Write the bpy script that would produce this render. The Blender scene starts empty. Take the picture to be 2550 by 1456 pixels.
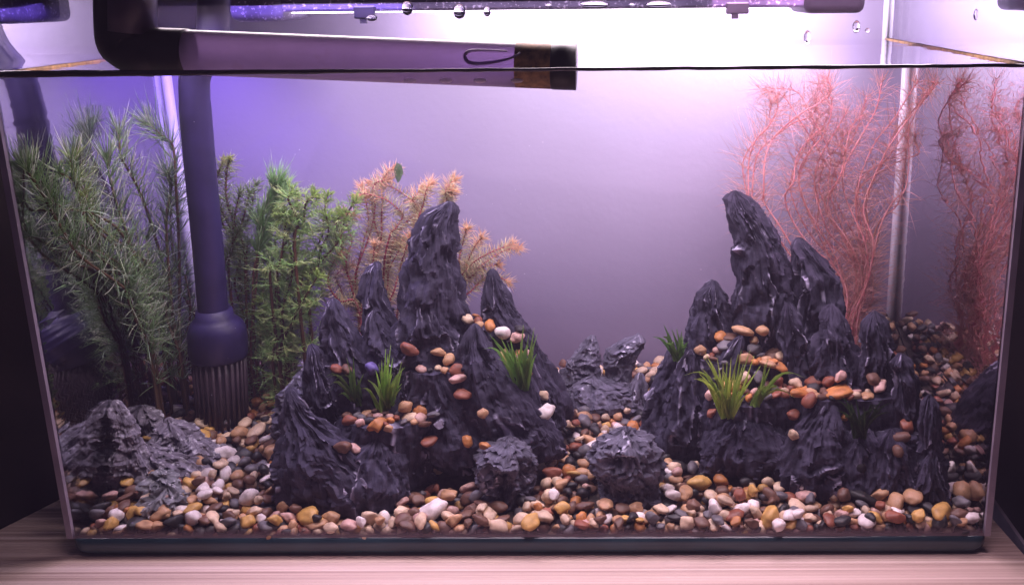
import bpy, bmesh, math, random
from math import sin, cos, pi, radians
from mathutils import Vector, Matrix, noise
from mathutils.bvhtree import BVHTree

SC = bpy.context.scene
COL = SC.collection
rnd = random.Random(7)
noise.seed_set(11)

# ---------------------------------------------------------------- camera
IW, IH = 2549.0, 1456.0
CAM = Vector((0.0749, -0.5914, 0.3548))
YAW, PITCH, ROLL, FPX = -0.0131, 0.2732, -0.0098, 2495.3
SHX, SHY = 0.1108, -0.0182
fw = Vector((sin(YAW) * cos(PITCH), cos(YAW) * cos(PITCH), -sin(PITCH)))
r0 = Vector((cos(YAW), -sin(YAW), 0)); u0 = r0.cross(fw)
rt = r0 * cos(ROLL) + u0 * sin(ROLL); up = -r0 * sin(ROLL) + u0 * cos(ROLL)
cd = bpy.data.cameras.new("camera")
cam = bpy.data.objects.new("camera", cd); COL.objects.link(cam)
m = Matrix.Identity(4)
for i in range(3):
    m[i][0], m[i][1], m[i][2], m[i][3] = rt[i], up[i], -fw[i], CAM[i]
cam.matrix_world = m
cd.sensor_width = 36.0; cd.lens = FPX / IW * 36.0
cd.shift_x = -SHX; cd.shift_y = SHY
cd.clip_start = 0.02; cd.clip_end = 50
SC.camera = cam

# ---------------------------------------------------------------- world, light, exposure
w = bpy.data.worlds.new("World"); SC.world = w; w.use_nodes = True
bg = w.node_tree.nodes["Background"]
bg.inputs[0].default_value = (0.50, 0.42, 0.72, 1); bg.inputs[1].default_value = 0.045
SC.view_settings.view_transform = 'Standard'; SC.view_settings.look = 'None'
SC.view_settings.exposure = 0.50; SC.view_settings.gamma = 1.0
SC.cycles.use_denoising = True
SC.cycles.max_bounces = 10; SC.cycles.transparent_max_bounces = 24
SC.cycles.sample_clamp_indirect = 6.0
SC.cycles.caustics_reflective = False; SC.cycles.caustics_refractive = False


def area(name, loc, size, power, color, rot=(0, 0, 0), spread=180):
    l = bpy.data.lights.new(name, 'AREA'); l.shape = 'RECTANGLE'
    l.size, l.size_y = size; l.energy = power; l.color = color; l.spread = radians(spread)
    o = bpy.data.objects.new(name, l); COL.objects.link(o)
    o.location = loc; o.rotation_euler = rot
    return o

LZ = 0.349
# the tank's own LED bar (violet end, white middle, pink end) plus added fills for front gravel and shelf
area("led_back", (0.070, 0.240, 0.362), (0.36, 0.016), 1.80, (0.98, 0.82, 1.0), (radians(63), 0, 0), 160)
area("led_white", (0.03, 0.160, LZ), (0.44, 0.05), 0.30, (0.94, 0.74, 1.0), (radians(3), 0, 0), 130)
area("led_violet", (-0.19, 0.170, LZ), (0.20, 0.05), 0.42, (0.34, 0.20, 1.0), (radians(6), 0, 0), 150)
area("led_pink", (0.19, 0.165, LZ), (0.12, 0.05), 0.26, (1.0, 0.50, 0.90), (radians(6), 0, 0), 140)
area("front_fill", (0.0, 0.072, LZ), (0.54, 0.05), 1.15, (1.0, 0.81, 0.92), (0, 0, 0), 160)  # added ahead of the bar to light the gravel fronts
area("shelf_fill", (0.05, -0.11, 0.60), (0.56, 0.06), 0.29, (1.0, 0.70, 0.86), (0, 0, 0), 34)  # unseen area light added to brighten the shelf


# ---------------------------------------------------------------- helpers
def ray(px, py):
    return fw + rt * ((px - IW / 2 - SHX * IW) / FPX) - up * ((py - IH / 2 - SHY * IW) / FPX)

def at(px, py, Y):
    d = ray(px, py); return CAM + d * ((Y - CAM.y) / d.y)

def ppm(Y):                       # pixels per metre at depth Y, roughly
    return FPX / ((Y - CAM.y) * 0.97 + 0.06)

def gz(x, y):                     # height of the gravel
    h = 0.0165 + (0.118 + 0.50 * max(0.0, abs(x) - 0.10)) * max(0.0, y)
    h += 0.012 * max(0, x - 0.1) / 0.2 * max(0, y) / 0.25
    h += 0.0035 * noise.noise((x * 14, y * 14, 3.1))
    return h

def on(px, py):                   # the gravel point seen at a pixel
    d = ray(px, py); a, b = 0.3, 1.4
    for i in range(40):
        t = (a + b) / 2; p = CAM + d * t
        if p.z > gz(p.x, p.y): a = t
        else: b = t
    return CAM + d * a

def obj(name, me, mat=None, parent=None, smooth=True):
    if isinstance(me, bmesh.types.BMesh):
        b = me; me = bpy.data.meshes.new(name); b.to_mesh(me); b.free()
    if smooth and len(me.polygons): me.polygons.foreach_set("use_smooth", [True] * len(me.polygons))
    o = bpy.data.objects.new(name, me); COL.objects.link(o)
    if mat:
        me.materials.clear(); me.materials.append(mat)
    if parent:
        o.parent = parent
        o.matrix_parent_inverse = Matrix.Translation(-parent.location)
    return o

def tag(o, label, cat, group=None):
    o['label'] = label; o['category'] = cat
    if group: o['group'] = group
    return o

def empty(name, loc, label, cat, group=None):
    o = bpy.data.objects.new(name, None); COL.objects.link(o); o.location = loc
    o.empty_display_size = 0.01
    return tag(o, label, cat, group)

def struct(o):
    o['kind'] = 'structure'; return o

def add_box(bm, lo, hi, bevel=0.0, seg=2):
    r = bmesh.ops.create_cube(bm, size=1)
    for v in r['verts']:
        v.co = Vector([(lo[i] + hi[i]) / 2 + v.co[i] * (hi[i] - lo[i]) for i in range(3)])
    if bevel:
        es = {e for v in r['verts'] for e in v.link_edges}
        bmesh.ops.bevel(bm, geom=list(es), offset=bevel, segments=seg, affect='EDGES', profile=0.5)

def box(name, lo, hi, mat, parent=None, bevel=0.0, seg=2, smooth=False):
    bm = bmesh.new(); add_box(bm, lo, hi, bevel, seg)
    return obj(name, bm, mat, parent, smooth)

def frame_of(t):
    t = t.normalized(); a = Vector((0, 0, 1)) if abs(t.z) < 0.9 else Vector((1, 0, 0))
    n = t.cross(a).normalized(); return n, t.cross(n)

def add_tube(bm, pts, radii, seg=12, caps=True):
    rings = []
    for i, p in enumerate(pts):
        t = pts[min(i + 1, len(pts) - 1)] - pts[max(i - 1, 0)]
        n, b = frame_of(t)
        if rings:
            n = (pn - t.normalized() * pn.dot(t.normalized())).normalized(); b = t.normalized().cross(n)
        pn = n
        rings.append([bm.verts.new(p + (n * cos(2 * pi * k / seg) + b * sin(2 * pi * k / seg)) * radii[i]) for k in range(seg)])
    for a, b in zip(rings, rings[1:]):
        for k in range(seg):
            bm.faces.new((a[k], a[(k + 1) % seg], b[(k + 1) % seg], b[k]))
    if caps:
        bm.faces.new(rings[0][::-1]); bm.faces.new(rings[-1])

def smooth_path(pts, n):
    out = []
    P = [pts[0]] + list(pts) + [pts[-1]]
    segs = len(pts) - 1
    for i in range(n):
        s = i / (n - 1) * segs; k = min(int(s), segs - 1); t = s - k
        a, b, c, d = P[k], P[k + 1], P[k + 2], P[k + 3]
        out.append(0.5 * ((2 * b) + (c - a) * t + (2 * a - 5 * b + 4 * c - d) * t * t + (3 * b - a - 3 * c + d) * t ** 3))
    return out


# ---------------------------------------------------------------- materials
class NT:
    def __init__(s, name):
        s.m = bpy.data.materials.new(name); s.m.use_nodes = True
        s.t = s.m.node_tree; s.t.nodes.clear()
        s.out = s.n('ShaderNodeOutputMaterial')
    def n(s, typ, **kw):
        x = s.t.nodes.new(typ)
        for k, v in kw.items():
            if k.startswith('i_'):
                x.inputs[k[2:].replace('_', ' ')].default_value = v
            else: setattr(x, k, v)
        return x
    def l(s, a, b): s.t.links.new(a, b)
    def ramp(s, src, stops):
        x = s.n('ShaderNodeValToRGB'); e = x.color_ramp.elements
        while len(e) < len(stops): e.new(0.5)
        for k, (p, c) in enumerate(stops):
            e[k].position = p; e[k].color = (*c, 1) if len(c) == 3 else c
        s.l(src, x.inputs[0]); return x
    def surf(s, sh): s.l(sh, s.out.inputs['Surface'])

def simple(name, col, rough=0.5, spec=0.5, coat=0.0, metal=0.0, noise_amt=0.0, nscale=60, bump=0.0):
    t = NT(name); p = t.n('ShaderNodeBsdfPrincipled')
    p.inputs['Base Color'].default_value = (*col, 1); p.inputs['Roughness'].default_value = rough
    p.inputs['Specular IOR Level'].default_value = spec; p.inputs['Coat Weight'].default_value = coat
    p.inputs['Metallic'].default_value = metal
    if noise_amt or bump:
        tc = t.n('ShaderNodeTexCoord'); nz = t.n('ShaderNodeTexNoise', i_Scale=nscale, i_Detail=6.0)
        t.l(tc.outputs['Object'], nz.inputs['Vector'])
        a = [c * (1 - noise_amt) for c in col]; b = [min(1, c * (1 + noise_amt)) for c in col]
        r = t.ramp(nz.outputs['Fac'], [(0.3, a), (0.7, b)]); t.l(r.outputs[0], p.inputs['Base Color'])
        if bump:
            bp = t.n('ShaderNodeBump', i_Strength=bump, i_Distance=0.001)
            t.l(nz.outputs['Fac'], bp.inputs['Height']); t.l(bp.outputs[0], p.inputs['Normal'])
    t.surf(p.outputs[0]); return t.m

def clear_mat(name):
    t = NT(name); b = t.n('ShaderNodeBsdfTransparent'); t.surf(b.outputs[0]); return t.m

def glossy_glass(name, lo, hi, f0, f1, tint=(1, 1, 1), gcol=(1, 1, 1), rough=0.0, bump=None):
    t = NT(name)
    lw = t.n('ShaderNodeLayerWeight', i_Blend=0.5)
    mr = t.n('ShaderNodeMapRange'); mr.interpolation_type = 'SMOOTHSTEP'
    for k, v in zip((1, 2, 3, 4), (lo, hi, f0, f1)): mr.inputs[k].default_value = v
    t.l(lw.outputs['Facing'], mr.inputs[0])
    tr = t.n('ShaderNodeBsdfTransparent'); tr.inputs[0].default_value = (*tint, 1)
    gl = t.n('ShaderNodeBsdfGlossy', i_Roughness=rough); gl.inputs[0].default_value = (*gcol, 1)
    mx = t.n('ShaderNodeMixShader')
    t.l(mr.outputs[0], mx.inputs[0]); t.l(tr.outputs[0], mx.inputs[1]); t.l(gl.outputs[0], mx.inputs[2])
    if bump:
        tc = t.n('ShaderNodeTexCoord'); mp = t.n('ShaderNodeMapping'); mp.inputs['Scale'].default_value = bump[0]
        nz = t.n('ShaderNodeTexNoise', i_Scale=1.0, i_Detail=1.0)
        bp = t.n('ShaderNodeBump', i_Strength=bump[1], i_Distance=bump[2])
        t.l(tc.outputs['Object'], mp.inputs[0]); t.l(mp.outputs[0], nz.inputs[0])
        t.l(nz.outputs[0], bp.inputs['Height']); t.l(bp.outputs[0], gl.inputs['Normal'])
    t.surf(mx.outputs[0]); return t.m

M = {}
M['clear'] = clear_mat('clear_front_glass')
M['pane'] = glossy_glass('side_glass', 0.25, 0.60, 0.06, 0.72, gcol=(0.93, 0.92, 1.0))
M['water_top'] = glossy_glass('water_top', 0.60, 0.97, 0.02, 0.90, gcol=(0.95, 0.92, 0.98), bump=((18, 50, 1), 0.25, 0.002))
M['water_side_soft'] = glossy_glass('water_side_soft', 0.27, 0.42, 0.02, 0.55, gcol=(0.80, 0.80, 0.84), bump=((20, 3, 140), 0.4, 0.0012))
M['water_side'] = glossy_glass('water_side', 0.27, 0.37, 0.03, 0.80, gcol=(0.86, 0.82, 0.86), bump=((20, 3, 140), 0.25, 0.0010))
M['black'] = simple('black_plastic', (0.012, 0.011, 0.016), 0.45)
M['panel'] = simple('dark_cabinet', (0.010, 0.006, 0.007), 0.6, 0.2, noise_amt=0.5, nscale=30)
M['silicone'] = simple('clear_silicone', (0.72, 0.70, 0.80), 0.35)
M['edge'] = simple('glass_edge', (0.25, 0.21, 0.27), 0.2, noise_amt=0.2, nscale=40)
M['teal'] = simple('bottom_glass_edge', (0.018, 0.045, 0.062), 0.18, noise_amt=0.35, nscale=25)

def back_mat():
    t = NT('frosted_back'); p = t.n('ShaderNodeBsdfPrincipled', i_Roughness=0.55)
    tc = t.n('ShaderNodeTexCoord'); nz = t.n('ShaderNodeTexNoise', i_Scale=9.0, i_Detail=5.0)
    t.l(tc.outputs['Object'], nz.inputs[0])
    r = t.ramp(nz.outputs[0], [(0.3, (0.180, 0.152, 0.230)), (0.7, (0.200, 0.170, 0.254))])
    t.l(r.outputs[0], p.inputs['Base Color'])
    n2 = t.n('ShaderNodeTexNoise', i_Scale=160.0, i_Detail=3.0); t.l(tc.outputs['Object'], n2.inputs[0])
    bp = t.n('ShaderNodeBump', i_Strength=0.15, i_Distance=0.001); t.l(n2.outputs[0], bp.inputs['Height']); t.l(bp.outputs[0], p.inputs['Normal'])
    t.surf(p.outputs[0]); return t.m
M['back'] = back_mat()

def wood_mat():
    t = NT('reeded_wood'); p = t.n('ShaderNodeBsdfPrincipled', i_Roughness=0.5)
    tc = t.n('ShaderNodeTexCoord'); mp = t.n('ShaderNodeMapping'); mp.inputs['Scale'].default_value = (1.2, 330, 10)
    nz = t.n('ShaderNodeTexNoise', i_Scale=1.0, i_Detail=5.0); t.l(tc.outputs['Object'], mp.inputs[0]); t.l(mp.outputs[0], nz.inputs[0])
    r = t.ramp(nz.outputs[0], [(0.34, (0.36, 0.25, 0.21)), (0.5, (0.52, 0.38, 0.33)), (0.64, (0.68, 0.53, 0.48))])
    t.l(r.outputs[0], p.inputs['Base Color'])
    bp = t.n('ShaderNodeBump', i_Strength=0.3, i_Distance=0.0006); t.l(nz.outputs[0], bp.inputs['Height']); t.l(bp.outputs[0], p.inputs['Normal'])
    t.surf(p.outputs[0]); return t.m
M['wood'] = wood_mat()

def rock_mat(name, dark, mid, light, vein=(0.55, 0.66), bump=0.8, s=(3.2, 3.2, 0.9), fleck=0.0):
    t = NT(name); p = t.n('ShaderNodeBsdfPrincipled', i_Roughness=0.8)
    p.inputs['Specular IOR Level'].default_value = 0.16
    at_ = t.n('ShaderNodeAttribute', attribute_name='flow'); rg = t.n('ShaderNodeAttribute', attribute_name='ridge')
    mp = t.n('ShaderNodeMapping'); mp.inputs['Scale'].default_value = s; t.l(at_.outputs['Vector'], mp.inputs[0])
    n1 = t.n('ShaderNodeTexNoise', i_Scale=1.6, i_Detail=9.0, i_Roughness=0.65); t.l(mp.outputs[0], n1.inputs[0])
    tc = t.n('ShaderNodeTexCoord'); n2 = t.n('ShaderNodeTexNoise', i_Scale=140.0, i_Detail=8.0, i_Roughness=0.7); t.l(tc.outputs['Object'], n2.inputs[0])
    a = t.n('ShaderNodeMath', operation='MULTIPLY_ADD'); t.l(n1.outputs[0], a.inputs[0]); a.inputs[1].default_value = 0.55
    b = t.n('ShaderNodeMath', operation='MULTIPLY'); t.l(n2.outputs[0], b.inputs[0]); b.inputs[1].default_value = 0.45
    t.l(b.outputs[0], a.inputs[2])
    c1 = t.ramp(a.outputs[0], [(0.36, dark), (0.62, mid)])
    # pale worn crests and veins
    g = t.n('ShaderNodeMath', operation='MULTIPLY_ADD'); t.l(n2.outputs[0], g.inputs[0]); g.inputs[1].default_value = 0.34; t.l(rg.outputs['Fac'], g.inputs[2])
    vm = t.n('ShaderNodeMapRange'); t.l(g.outputs[0], vm.inputs[0])
    vm.inputs[1].default_value = vein[0]; vm.inputs[2].default_value = vein[1] + 0.25
    mx = t.n('ShaderNodeMix', data_type='RGBA'); t.l(vm.outputs[0], mx.inputs[0]); t.l(c1.outputs[0], mx.inputs[6]); mx.inputs[7].default_value = (*light, 1)
    last = mx.outputs[2]
    if fleck:
        n3 = t.n('ShaderNodeTexNoise', i_Scale=260.0, i_Detail=6.0); t.l(tc.outputs['Object'], n3.inputs[0])
        f = t.ramp(n3.outputs[0], [(0.56, (0, 0, 0)), (0.68, (fleck,) * 3)])
        m2 = t.n('ShaderNodeMix', data_type='RGBA'); t.l(f.outputs[0], m2.inputs[0]); t.l(last, m2.inputs[6]); m2.inputs[7].default_value = (0.6, 0.58, 0.66, 1); last = m2.outputs[2]
    t.l(last, p.inputs['Base Color'])
    bp = t.n('ShaderNodeBump', i_Strength=bump, i_Distance=0.003); t.l(a.outputs[0], bp.inputs['Height']); t.l(bp.outputs[0], p.inputs['Normal'])
    t.surf(p.outputs[0]); return t.m
M['slate'] = rock_mat('slate_resin', (0.011, 0.0095, 0.020), (0.080, 0.072, 0.118), (0.42, 0.39, 0.54), (0.50, 0.86))
M['stone'] = rock_mat('grey_stone', (0.035, 0.034, 0.05), (0.20, 0.19, 0.26), (0.55, 0.53, 0.66), (0.5, 0.85))
M['rough'] = rock_mat('rough_stone', (0.07, 0.063, 0.08), (0.30, 0.27, 0.33), (0.66, 0.63, 0.70), bump=1.0, fleck=0.8)
M['pale'] = rock_mat('pale_stone', (0.07, 0.07, 0.08), (0.34, 0.34, 0.38), (0.66, 0.64, 0.70), bump=1.0, fleck=0.9)

def pebble_mat():
    t = NT('river_pebble'); p = t.n('ShaderNodeBsdfPrincipled', i_Roughness=0.5)
    at_ = t.n('ShaderNodeAttribute', attribute_name='tint'); tc = t.n('ShaderNodeTexCoord'); ge = t.n('ShaderNodeNewGeometry')
    n1 = t.n('ShaderNodeTexNoise', i_Scale=170.0, i_Detail=6.0); t.l(ge.outputs['Position'], n1.inputs[0])
    n2 = t.n('ShaderNodeTexNoise', i_Scale=700.0, i_Detail=3.0); t.l(ge.outputs['Position'], n2.inputs[0])
    r = t.ramp(n1.outputs[0], [(0.28, (0.62, 0.58, 0.56)), (0.5, (0.95, 0.94, 0.93)), (0.75, (1.15, 1.12, 1.1))])
    mx = t.n('ShaderNodeMix', data_type='RGBA', blend_type='MULTIPLY'); mx.inputs[0].default_value = 1
    t.l(at_.outputs['Color'], mx.inputs[6]); t.l(r.outputs[0], mx.inputs[7])
    r2 = t.ramp(n2.outputs[0], [(0.62, (0, 0, 0)), (0.74, (0.55, 0.55, 0.55))])
    m2 = t.n('ShaderNodeMix', data_type='RGBA'); t.l(r2.outputs[0], m2.inputs[0]); t.l(mx.outputs[2], m2.inputs[6]); m2.inputs[7].default_value = (0.16, 0.09, 0.06, 1)
    t.l(m2.outputs[2], p.inputs['Base Color'])
    bp = t.n('ShaderNodeBump', i_Strength=0.25, i_Distance=0.0006); t.l(n1.outputs[0], bp.inputs['Height']); t.l(bp.outputs[0], p.inputs['Normal'])
    t.surf(p.outputs[0]); return t.m
M['pebble'] = pebble_mat()
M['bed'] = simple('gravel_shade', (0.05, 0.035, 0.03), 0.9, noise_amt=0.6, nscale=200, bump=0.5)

def leaf_mat(name, trans=0.45):
    t = NT(name); at_ = t.n('ShaderNodeAttribute', attribute_name='tint')
    p = t.n('ShaderNodeBsdfPrincipled', i_Roughness=0.4); tr = t.n('ShaderNodeBsdfTranslucent'); mx = t.n('ShaderNodeMixShader'); mx.inputs[0].default_value = trans
    t.l(at_.outputs['Color'], p.inputs['Base Color']); t.l(at_.outputs['Color'], tr.inputs[0])
    t.l(p.outputs[0], mx.inputs[1]); t.l(tr.outputs[0], mx.inputs[2]); t.surf(mx.outputs[0]); return t.m
M['leaf'] = leaf_mat('plant_leaf')

def smoky():
    t = NT('smoky_plastic'); p = t.n('ShaderNodeBsdfPrincipled', i_Roughness=0.28); tc = t.n('ShaderNodeTexCoord')
    n1 = t.n('ShaderNodeTexNoise', i_Scale=45.0, i_Detail=6.0); t.l(tc.outputs['Object'], n1.inputs[0])
    r = t.ramp(n1.outputs[0], [(0.3, (0.10, 0.08, 0.13)), (0.60, (0.17, 0.14, 0.20)), (0.72, (0.13, 0.08, 0.07))]); t.l(r.outputs[0], p.inputs['Base Color'])
    tr = t.n('ShaderNodeBsdfTranslucent'); tr.inputs[0].default_value = (0.32, 0.25, 0.34, 1)
    mx = t.n('ShaderNodeMixShader'); mx.inputs[0].default_value = 0.35
    t.l(p.outputs[0], mx.inputs[1]); t.l(tr.outputs[0], mx.inputs[2])
    cl = t.n('ShaderNodeBsdfTransparent'); cl.inputs[0].default_value = (0.74, 0.58, 0.90, 1)
    lw = t.n('ShaderNodeLayerWeight', i_Blend=0.5); mr = t.n('ShaderNodeMapRange'); t.l(lw.outputs['Facing'], mr.inputs[0])
    for k, v in zip((1, 2, 3, 4), (0.10, 0.62, 0.29, 0.0)): mr.inputs[k].default_value = v
    m2 = t.n('ShaderNodeMixShader'); t.l(mr.outputs[0], m2.inputs[0]); t.l(mx.outputs[0], m2.inputs[1]); t.l(cl.outputs[0], m2.inputs[2]); t.surf(m2.outputs[0]); return t.m
M['smoky'] = smoky()
M['tube'] = simple('intake_plastic', (0.022, 0.016, 0.072), 0.42, noise_amt=0.3, nscale=50)
M['algae_and_reflection'] = simple('brown_algae_and_reflection', (0.30, 0.17, 0.07), 0.6, noise_amt=0.6, nscale=220)  # algae on the pipe, painted reflection along the side waterlines
M['smoke_clear'] = simple('strainer_plastic', (0.050, 0.034, 0.044), 0.35, noise_amt=0.3, nscale=70)

def speck():
    t = NT('wet_housing'); p = t.n('ShaderNodeBsdfPrincipled', i_Roughness=0.35); tc = t.n('ShaderNodeTexCoord')
    n1 = t.n('ShaderNodeTexNoise', i_Scale=420.0, i_Detail=4.0); t.l(tc.outputs['Object'], n1.inputs[0])
    n2 = t.n('ShaderNodeTexNoise', i_Scale=30.0, i_Detail=4.0); t.l(tc.outputs['Object'], n2.inputs[0])
    r = t.ramp(n2.outputs[0], [(0.3, (0.035, 0.03, 0.06)), (0.7, (0.14, 0.12, 0.20))])
    r2 = t.ramp(n1.outputs[0], [(0.58, (0, 0, 0)), (0.70, (0.9, 0.9, 0.9))])
    mx = t.n('ShaderNodeMix', data_type='RGBA'); t.l(r2.outputs[0], mx.inputs[0]); t.l(r.outputs[0], mx.inputs[6]); mx.inputs[7].default_value = (0.62, 0.56, 0.75, 1)
    t.l(mx.outputs[2], p.inputs['Base Color']); t.surf(p.outputs[0]); return t.m
M['speck'] = speck()
def emis(name, col, s):
    t = NT(name); e = t.n('ShaderNodeEmission', i_Strength=s); e.inputs[0].default_value = (*col, 1); t.surf(e.outputs[0]); return t.m
M['led'] = emis('led_glow', (1, 0.85, 1), 6.0)
def dropmat():
    t = NT('water_drop'); g = t.n('ShaderNodeBsdfGlass', i_IOR=1.33, i_Roughness=0.0); t.surf(g.outputs[0]); return t.m
M['drop'] = dropmat()
M['menis'] = simple('meniscus_shade', (0.03, 0.018, 0.03), 0.08, 0.8)
def hazeband():
    t = NT('lip_reflection'); tr = t.n('ShaderNodeBsdfTransparent'); p = t.n('ShaderNodeBsdfPrincipled', i_Roughness=0.25)
    p.inputs['Base Color'].default_value = (0.10, 0.07, 0.10, 1)
    mx = t.n('ShaderNodeMixShader'); at_ = t.n('ShaderNodeAttribute', attribute_name='veil'); t.l(at_.outputs['Fac'], mx.inputs[0])
    t.l(tr.outputs[0], mx.inputs[1]); t.l(p.outputs[0], mx.inputs[2]); t.surf(mx.outputs[0]); return t.m
M['lip'] = hazeband()

# ---------------------------------------------------------------- setting: shelf, cabinet sides
HW, H, D = 0.30, 0.3122, 0.34            # half width, water level, depth of the tank
DL, DR = 0.212, 0.252                    # apparent depth of the refracted back glass under water, left and right
GT = 0.42                                # top of the glass

def shelf():
    bm = bmesh.new(); n = 240; y0, y1 = -0.22, 0.05
    rows = []
    for i in range(n + 1):
        y = y0 + (y1 - y0) * i / n
        z = -0.0035 + 0.0006 * abs(sin(pi * y / 0.0034)) + 0.0002 * noise.noise((y * 300, 0, 0))
        rows.append([bm.verts.new((x, y, z)) for x in (-0.55, 0.327 - (y - 0.0) * 0.1)])
    back = [bm.verts.new((x, 0.5, -0.0035)) for x in (-0.55, 0.33)]
    rows.append(back)
    for a, b in zip(rows, rows[1:]): bm.faces.new((a[0], a[1], b[1], b[0]))
    return struct(obj('shelf', bm, M['wood'], smooth=False))
shelf()
tag_s = lambda o: struct(o)
box('shelf_edge', (0.331, -0.22, -0.030), (0.3335, 0.5, -0.0022), M['edge'])['kind'] = 'structure'
# left cabinet side: stands on the shelf, running back beside the tank
def slab(name, a, b, th, z0, z1, mat):
    bm = bmesh.new(); a = Vector(a); b = Vector(b); n = Vector((-(b - a).y, (b - a).x)).normalized() * th
    vs = [bm.verts.new((p.x, p.y, z)) for z in (z0, z1) for p in (a, b, b + n, a + n)]
    for f in ((0, 3, 2, 1), (4, 5, 6, 7), (0, 1, 5, 4), (1, 2, 6, 5), (2, 3, 7, 6), (3, 0, 4, 7)): bm.faces.new([vs[i] for i in f])
    bmesh.ops.recalc_face_normals(bm, faces=bm.faces)
    return struct(obj(name, bm, mat, smooth=False))
pa = CAM + ray(-40, 1338) * ((-0.003 - CAM.z) / ray(-40, 1338).z)
pb = CAM + ray(178, 1228) * ((-0.003 - CAM.z) / ray(178, 1228).z)
pe = pb + (pb - pa) * 3
slab('cabinet_wall_left', (pa.x, pa.y), (pe.x, pe.y), 0.02, -0.003, 0.9, M['panel'])
slab('cabinet_wall_right', (0.352, -0.1), (0.352, 0.8), -0.02, -0.4, 0.9, M['panel'])
box('cabinet_wall_back', (-0.9, 0.80, -0.4), (0.9, 0.82, 0.9), M['panel'])['kind'] = 'structure'

# ---------------------------------------------------------------- aquarium
aq = empty('aquarium', (0, D / 2, 0), 'clear rectangular glass aquarium with frosted back standing on the wooden shelf', 'aquarium')
g = 0.0045
bm = bmesh.new()
vs = [bm.verts.new(v) for v in ((-HW, -0.002, 0.012), (HW, -0.002, 0.012), (HW, -0.002, GT), (-HW, -0.002, GT))]
bm.faces.new(vs); obj('front_pane', bm, M['clear'], aq)
# thick bottom glass with rounded front corners
bm = bmesh.new(); R_ = 0.012; out = []
for cx, cy, a0 in ((HW + g - R_, R_ - 0.004, -90), (HW + g - R_, D - R_, 0), (-HW - g + R_, D - R_, 90), (-HW - g + R_, R_ - 0.004, 180)):
    for k in range(9):
        a = radians(a0 + k * 90 / 8); out.append((cx + R_ * cos(a), cy + R_ * sin(a)))
def ringz(z, ins): return [bm.verts.new((x - math.copysign(ins, x), y + (ins if y < D / 2 else -ins), z)) for x, y in out]
prof = [(-0.0018, 0.0025), (0.0, 0.0006), (0.002, 0), (0.0085, 0), (0.0100, 0.0012)]
rs = [ringz(z, i) for z, i in prof]
for a, b in zip(rs, rs[1:]):
    for k in range(len(a)): bm.faces.new((a[k], a[(k + 1) % len(a)], b[(k + 1) % len(a)], b[k]))
bm.faces.new(rs[0][::-1]); bm.faces.new(rs[-1])
obj('bottom_pane', bm, M['teal'], aq)
# painted strip for the gravel's hazy reflection, on the lip just over the bottom glass
bm = bmesh.new(); zz = [0.0102, 0.0125, 0.0150, 0.0172, 0.0195]; va = [0.97, 0.80, 0.45, 0.15, 0.0]
rows = [[bm.verts.new((x, -0.0026, z)) for x in (-HW - 0.003, HW + 0.003)] for z in zz]
for a, b in zip(rows, rows[1:]): bm.faces.new((a[0], a[1], b[1], b[0]))
o = obj('lip_reflection', bm, M['lip'], aq)
at_ = o.data.attributes.new('veil', 'FLOAT', 'POINT')
for i, v in enumerate(o.data.vertices): at_.data[i].value = va[i // 2]
for s, nm in ((-1, 'side_pane'), (1, 'side_pane')):
    x0, x1 = sorted((s * (HW + 0.0005), s * (HW + g)))
    p = box('side_pane', (x0, 0.0, 0.0102), (x1, D, GT), M['pane'], aq)
    box('glass_edge', (x0, -0.0035, 0.0104), (x1, -0.0003, GT), M['edge'], p)
box('back_pane', (-HW, D, 0.0), (HW, D + g, GT), M['back'], aq)
# added panel: the back glass at its apparent, refracted depth under water
bm = bmesh.new(); n = 24; f, b = [], []
def bgY(x): return DL + (DR - DL) * (x + HW) / (2 * HW)
for i in range(n + 1):
    x = -HW + 0.0008 + (2 * HW - 0.0016) * i / n
    f.append([bm.verts.new((x, bgY(x), z)) for z in (0.005, H - 0.0005)]); b.append([bm.verts.new((x, bgY(x) + 0.003, z)) for z in (0.005, H - 0.0005)])
for i in range(n):
    bm.faces.new((f[i][0], f[i + 1][0], f[i + 1][1], f[i][1])); bm.faces.new((b[i + 1][0], b[i][0], b[i][1], b[i + 1][1])); bm.faces.new((f[i][1], f[i + 1][1], b[i + 1][1], b[i][1]))
obj('apparent_back_pane', bm, M['back'], aq)
# silicone beads in the corners
for s in (-1, 1):
    bm = bmesh.new(); add_tube(bm, [Vector((s * (HW - 0.001), D - 0.002, z)) for z in (H, GT)], [0.0032] * 2, 8); obj('silicone_seam', bm, M['silicone'], aq)
    yb = bgY(s * HW)
    bm = bmesh.new(); add_tube(bm, [Vector((s * (HW - 0.003), yb - 0.002, z)) for z in (0.03, 0.15, H - 0.002)], [0.0042] * 3, 8); obj('silicone_seam', bm, M['silicone'], aq)

# water: level top with a meniscus, and the sides where it meets the glass
bm = bmesh.new(); nx, ny = 60, 24; gr = []
for j in range(ny + 1):
    row = []
    for i in range(nx + 1):
        x = -HW + 2 * HW * i / nx; y = 0.0008 + (D - 0.001) * j / ny
        z = H + 0.0004 * noise.noise((x * 20, y * 30, 0))
        row.append(bm.verts.new((x, y, z)))
    gr.append(row)
for j in range(ny):
    for i in range(nx): bm.faces.new((gr[j][i], gr[j][i + 1], gr[j + 1][i + 1], gr[j + 1][i]))
water = obj('water', bm, M['water_top']); water['kind'] = 'structure'
for s in (-1, 1):
    bm = bmesh.new(); x = s * (HW - 0.0004)
    vs = [bm.verts.new(v) for v in ((x, 0.0, 0.011), (x, D, 0.011), (x, D, H - 0.0012), (x, 0.0, H - 0.0012))]
    bm.faces.new(vs if s < 0 else vs[::-1]); obj('water_side', bm, M['water_side' if s > 0 else 'water_side_soft'], water, False)
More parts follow.
